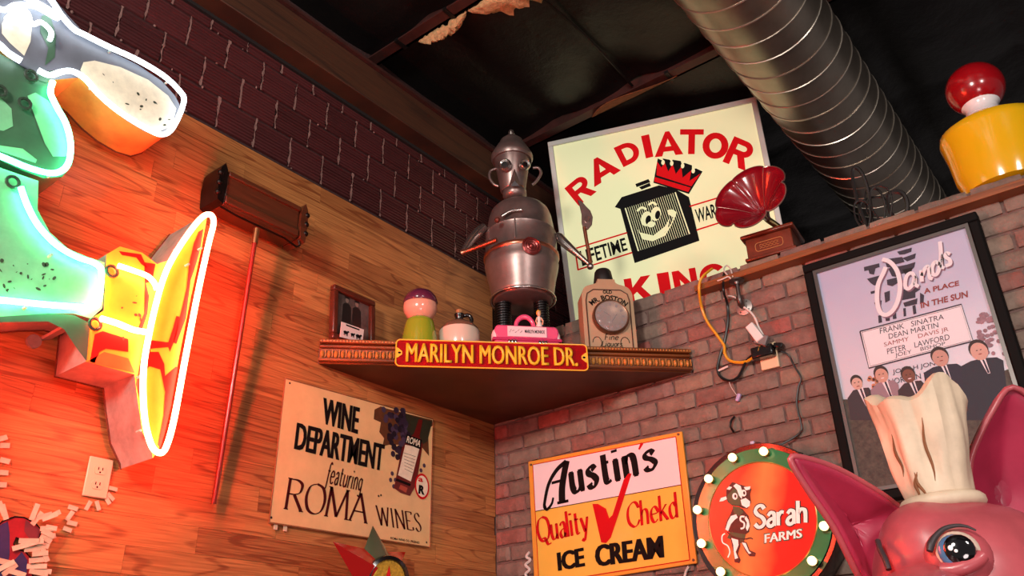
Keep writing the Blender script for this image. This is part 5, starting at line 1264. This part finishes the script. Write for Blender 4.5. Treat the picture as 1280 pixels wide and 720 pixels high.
for k in range(6):
    mb = MB(); a0 = k * PI / 3
    mb.grid(lambda u, v: PINV @ hornp(a0 + u * PI / 3, v), 9, 12)
    o = mb.build('horn_petal', MHORN, ph); so = o.modifiers.new('s', 'SOLIDIFY'); so.thickness = .003
    MB().tube([PINV @ hornp(a0, t / 10, -.001) for t in range(11)], .0025, 5).build('horn_rib', MRIB, ph)
MB().tube([PINV @ hornp(2 * PI * i / 96, 1.0) for i in range(96)], .003, 5, True).build('horn_rim', MRIB, ph)
thr = PINV @ (hc + Hq @ Vector((0, 0, -HL)))
MB().tube(spline([thr + (PINV.to_3x3() @ (Hq @ Vector((0, 0, .03)))), thr, thr.lerp(Vector((.02, .03, .13)), .5) + Vector((.02, .02, 0)), Vector((.02, .03, .126))], 6), .014, 12).build('horn_elbow', M('dark_brass', (110, 96, 60), .35, metal=.8), ph)

# ------------------------------------------------------------------ wire ornament and plain turned ornament on the wall top
wp = on_x(1090, 262, .08)
wi = thing('wire_ornament', 'tangle of thin black bent wire loops standing on the brick wall top', 'ornament', (.09, wp.y, BTOP + .002), -PI / 2)
wi.scale = (1.15, 1.0, 1.75)
MWI = M('black_wire', (40, 38, 38), .5, metal=.4)
for (cx, w_, h_, r_, yy) in ((-.02, .05, .17, .006, 0), (.01, .07, .11, .0035, .01), (.035, .08, .1, .003, -.02), (.0, .12, .09, .003, .02), (-.03, .06, .08, .003, -.02), (.075, .07, .085, .007, .02)):
    p = spline([Vector(q_) for q_ in ((cx - w_*.1, yy, .0), (cx - w_*.4, yy, h_*.5), (cx - w_*.3, yy, h_*.92), (cx, yy, h_), (cx + w_*.35, yy, h_*.85), (cx + w_*.4, yy, h_*.5), (cx + w_*.05, yy, .0))], 6)
    MB().tube(p, r_, 6).build('wire_loop', MWI, wi)
tp = on_x(1260, 232, .1)
to = thing('turned_ornament', 'tall glossy ornament with yellow body, white neck and red ball top', 'ornament', (.105, tp.y, BTOP + .002))
to.scale = (1.18, 1.18, 1.18)
MB().lathe([(.075, 0), (.115, .01), (.13, .06), (.135, .14), (.145, .2), (.14, .225), (.1, .25), (.05, .262)], seg=36, ex=.8, ey=1.).build('yellow_body', M('yellow_gloss', (226, 176, 22), .15, coat=.6), to)
MB().lathe([(.088, .245), (.07, .262), (.05, .28), (.045, .3), (.055, .315)], seg=32).build('white_neck', M('white_gloss', (232, 226, 228), .2, coat=.5), to)
MB().sphere((0, 0, .38), (.082, .085, .085), 28, 18).build('red_ball', M('red_gloss', (150, 10, 20), .2, coat=.5), to)

# ------------------------------------------------------------------ pig statue with chef hat
DP = 1.75
PD = ray(1190, 700).normalized(); po3 = at(1192, 735, DP)
GF = Frame(po3, VR, (0, 0, 1))
pig = thing('pig_chef_statue', 'big pink painted pig statue wearing a tall cream chef hat', 'statue', (po3.x, po3.y, 0), math.atan2(VR.y, VR.x))
hz = po3.z
def GP(px, py, d=0.): a = GF.uv(px, py, d); return Vector((a[0], d, a[1] + hz))
MPIG = M('pink_paint', (182, 80, 88), .38, var=.22, scale=7, coat=.15); MPIG2 = M('deep_pink_paint', (172, 44, 74), .4, var=.18, scale=8, coat=.1)
MHAT = M('cream_paint', (212, 190, 164), .5, var=.22, scale=9, bump=.1)
kp = (po3 - CAM).dot(RM @ Vector((0, 0, -1))) / F
body = MB()
hC = GP(1205, 745)
fdir = Vector((-.68, -.62, -.12)).normalized()
body.sphere(hC, (.15, .165, .17), 32, 20)
body.sphere(hC + Vector((-.055, -.03, .075)), (.085, .095, .085), 24, 14)
body.sphere(hC + Vector((.055, -.03, .06)), (.10, .10, .09), 24, 14)
ss = [(0.08, .125), (.17, .11), (.25, .1), (.3, .095)]
for d, r in ss: body.sphere(hC + fdir * d + Vector((0, 0, -.05)), r, 20, 14)
body.sphere(hC + Vector((.02, .02, -.2)), (.13, .13, .14), 20, 14)
body.sphere(Vector((hC.x + .02, .04, hz - .5)), (.24, .22, .32), 28, 18); body.sphere(Vector((hC.x + .02, .03, hz - .8)), (.27, .26, .3), 28, 18)
for s in (-1, 1):
    body.tube([Vector((hC.x + s*.12, .03, .8)), Vector((hC.x + s*.13, .02, .4)), Vector((hC.x + s*.13, 0, .1))], [.13, .1, .085], 18)
    body.tube([Vector((hC.x + s*.2, 0, hz - .36)), Vector((hC.x + s*.3, -.06, hz - .55)), Vector((hC.x + s*.24, -.2, hz - .68))], [.085, .07, .06], 16)
# brow, eyelid folds around the eye, cheek
ec = GP(1196, 688, 0); 
E3 = None
bo_ = body.build('body', MPIG, pig)
rm = bo_.modifiers.new('r', 'REMESH'); rm.mode = 'VOXEL'; rm.voxel_size = .012; rm.use_smooth_shade = True
sm = bo_.modifiers.new('sm', 'SMOOTH'); sm.iterations = 8; sm.factor = .6
# snout disc
q_ = fdir.to_track_quat('Z', 'Y').to_matrix(); sn = MB().lathe([(.09, -.03), (.1, .0), (.096, .02), (.06, .024)], hC + fdir * .39 + Vector((0, 0, -.05)), 28, q_).build('snout_disc', MPIG2, pig)
for s in (-1, 1): MB().sphere(hC + fdir * .415 + Vector((s*.035*.7, -s*.035*-.7, -.05)), .018, 12, 8).build('nostril', M('nostril_dark', (80, 20, 34), .5), sn)
for s in (-1, 1): MB().box((hC.x + s*.13, -.03, .06), (.16, .24, .12)).build('hoof', M('hoof_brown', (70, 44, 36), .5), pig, bevel=.03)
# the eye that shows, near the head's surface
def on_head(px, py, out=.0):
    # first hit of the view ray with the head ball
    r = GF.M.to_3x3().transposed() @ ray(px, py).normalized(); o = GF.M.inverted() @ CAM + Vector((0, 0, hz))
    c = hC; R_ = .178 + out; b = (o - c).dot(r); d = b*b - ((o - c).dot(o - c) - R_*R_)
    t = -b - math.sqrt(max(0, d)); return o + r * t
e0 = on_head(1197, 689, -.006); en = (e0 - hC).normalized()
eq = en.to_track_quat('Z', 'Y').to_matrix()
vd = (GF.M.to_3x3().transposed() @ (CAM - (po3))).normalized()
lidm = MB().sphere(e0 - en * .022, (.052, .052, .034), 24, 14, eq).build('eye_socket', MPIG, pig)
eb = MB().sphere(e0 - en * .012, (.038, .038, .034), 24, 16, eq).build('eyeball', M('eye_cream', (226, 200, 180), .2, coat=.6), pig)
def eye_spot(px, py, r_, m, nm, par, lift):
    p = on_head(px, py, lift); MB().sphere(p, (r_, r_, r_ * .35), 20, 10, (vd * .75 + en * .25).normalized().to_track_quat('Z', 'Y').to_matrix()).build(nm, m, par)
MIR = M('iris_blue', (70, 110, 150), .12, coat=.8); MPU = M('pupil_black', (12, 10, 12), .08, coat=1.); MGLI = M('painted_glint', (245, 245, 245), .3)
eye_spot(1195, 689, 19*kp, MIR, 'iris', eb, .012); eye_spot(1199, 687, 17*kp, MPU, 'pupil', eb, .0165)
for (a, b, r_) in ((1188.5, 685, 3.2), (1202, 680, 2.6), (1195, 688.5, 2.)): eye_spot(a, b, r_*kp, MGLI, 'glint', eb, .0235)
brw = [on_head(a, b, .012) for a, b in ((1162,689),(1164,680),(1170,670),(1180,661),(1194,657),(1208,658),(1220,663))]
MB().tube(spline(brw, 6), [.0066 - .0058 * abs(i / 36 - .15) ** .8 for i in range(37)], 8).build('eyebrow', M('brow_grey', (52, 40, 44), .5), pig)
lw = [on_head(a, b, .006) for a, b in ((1176,712),(1190,712),(1206,708),(1222,700),(1228,694))]
MB().tube(spline(lw, 6), [.013 * (1 - .3 * abs(i / 24 - .5)) for i in range(25)], 10).build('lower_lid', MPIG, pig)
br2 = [on_head(a, b, .004) for a, b in ((1097,676),(1101,688),(1107,700),(1111,712))]
MB().tube(spline(br2, 5), .005, 8).build('far_eyebrow', MATS['brow_grey'], pig)
# ears: cupped shells
def ear(outline, depth, base_d, nm, cup, tipfwd):
    P = [GP(a, b, base_d + tipfwd * f) for (a, b, f) in outline]
    n = len(P); c = sum(P, Vector()) / n + Vector((0, cup, 0))
    mb = MB(); vs = []; rings = 7
    for j in range(rings + 1):
        t = j / rings
        for p in P:
            q = c.lerp(p, t); q = q + Vector((0, cup * (1 - t * t) * .6, 0)); vs.append(q)
    fs = [(j*n+i, j*n+(i+1) % n, (j+1)*n+(i+1) % n, (j+1)*n+i) for j in range(1, rings) for i in range(n)] + [tuple(range(n, 2*n))]
    mb.add(vs, fs, True); o = mb.build('ear', MPIG2, pig); so = o.modifiers.new('s', 'SOLIDIFY'); so.thickness = .014; so.offset = 1
    ss_ = o.modifiers.new('ss', 'SUBSURF'); ss_.levels = 1; ss_.render_levels = 1
    MB().tube(P, .006, 8, True).build('ear_rim', MPIG, o)
def sp2(pts): return [(p.x, p.y, p.z) for p in spline([Vector(q) for q in pts], 4, True)]
ear(sp2([(988,574,1),(1008,573,.9),(1047,586,.7),(1090,610,.4),(1116,628,.1),(1134,648,0),(1130,690,0),(1126,720,0),(1100,754,.1),(1074,722,.3),(1042,660,.6),(1008,610,.85)]), 0, .05, 'left', .03, -.12)
ear(sp2([(1266,484,1),(1240,515,.8),(1220,555,.5),(1212,585,.3),(1216,625,.1),(1232,650,0),(1260,690,0),(1290,720,0),(1330,720,.1),(1360,660,.3),(1350,590,.6),(1310,520,.9)]), 0, .05, 'right', .04, -.1)
# chef hat
hb = GP(1180, 636, -.02); ht = GP(1143, 503, -.02); hax = (ht - hb); hl = hax.length; hq_ = hax.normalized().to_track_quat('Z', 'Y').to_matrix()
def hatp(u, v):
    a = 2 * PI * u; t = v
    r = (40 + 15 * t + 14 * max(0, t - .75)) * kp
    fold = noise.noise(Vector((math.cos(a) * 2.2, math.sin(a) * 2.2, t * .9))) ; f2 = noise.noise(Vector((math.cos(a) * 5, math.sin(a) * 5, t * 2 + 7)))
    r *= 1 + .2 * fold * min(1, t * 2.5) + .1 * f2 * min(1, t * 3)
    z = hl * t + (.02 * math.sin(a * 3 + 1) + .012 * math.sin(a * 5)) * t * t
    return hb + hq_ @ Vector((r * math.cos(a), r * math.sin(a), z))
ht_ = MB(); ht_.grid(hatp, 73, 26)
def hattop(u, v):
    p = hatp(u, 1.0); c = hb + hq_ @ Vector((0, 0, hl * .97)); q = p.lerp(c, v); bulge = math.sin(PI * min(1, v * 1.4)) * .02; return q + hq_ @ Vector((0, 0, bulge - .03 * v))
ht_.grid(hattop, 73, 8)
ho = ht_.build('chef_hat', MHAT, pig)
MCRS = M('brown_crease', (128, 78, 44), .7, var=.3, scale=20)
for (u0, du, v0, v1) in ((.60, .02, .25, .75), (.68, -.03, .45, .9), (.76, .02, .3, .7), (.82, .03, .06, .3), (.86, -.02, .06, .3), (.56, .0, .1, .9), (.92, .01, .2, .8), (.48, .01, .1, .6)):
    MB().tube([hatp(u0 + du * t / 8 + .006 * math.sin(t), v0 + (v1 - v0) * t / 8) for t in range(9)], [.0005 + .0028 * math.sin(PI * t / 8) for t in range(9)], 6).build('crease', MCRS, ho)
bp4 = [hb + hq_ @ Vector((43*kp*math.cos(2*PI*i/40), 43*kp*math.sin(2*PI*i/40), .008)) for i in range(40)]
MB().tube(bp4, .013, 10, True).build('hat_band', MHAT, ho)

# flat print and enamel do not mirror the lamps
for nm, m in list(MATS.items()):
    if nm.startswith(('poster_', 'suit_', 'skin_', 'printed_', 'sign_red_enamel', 'lit_red', 'black_vinyl', 'lit_acrylic', 'black_frame', 'black_ink', 'oxblood', 'red_ink')):
        b_ = m.node_tree.nodes['Principled BSDF']; b_.inputs['Specular IOR Level'].default_value = .12; b_.inputs['Roughness'].default_value = .7
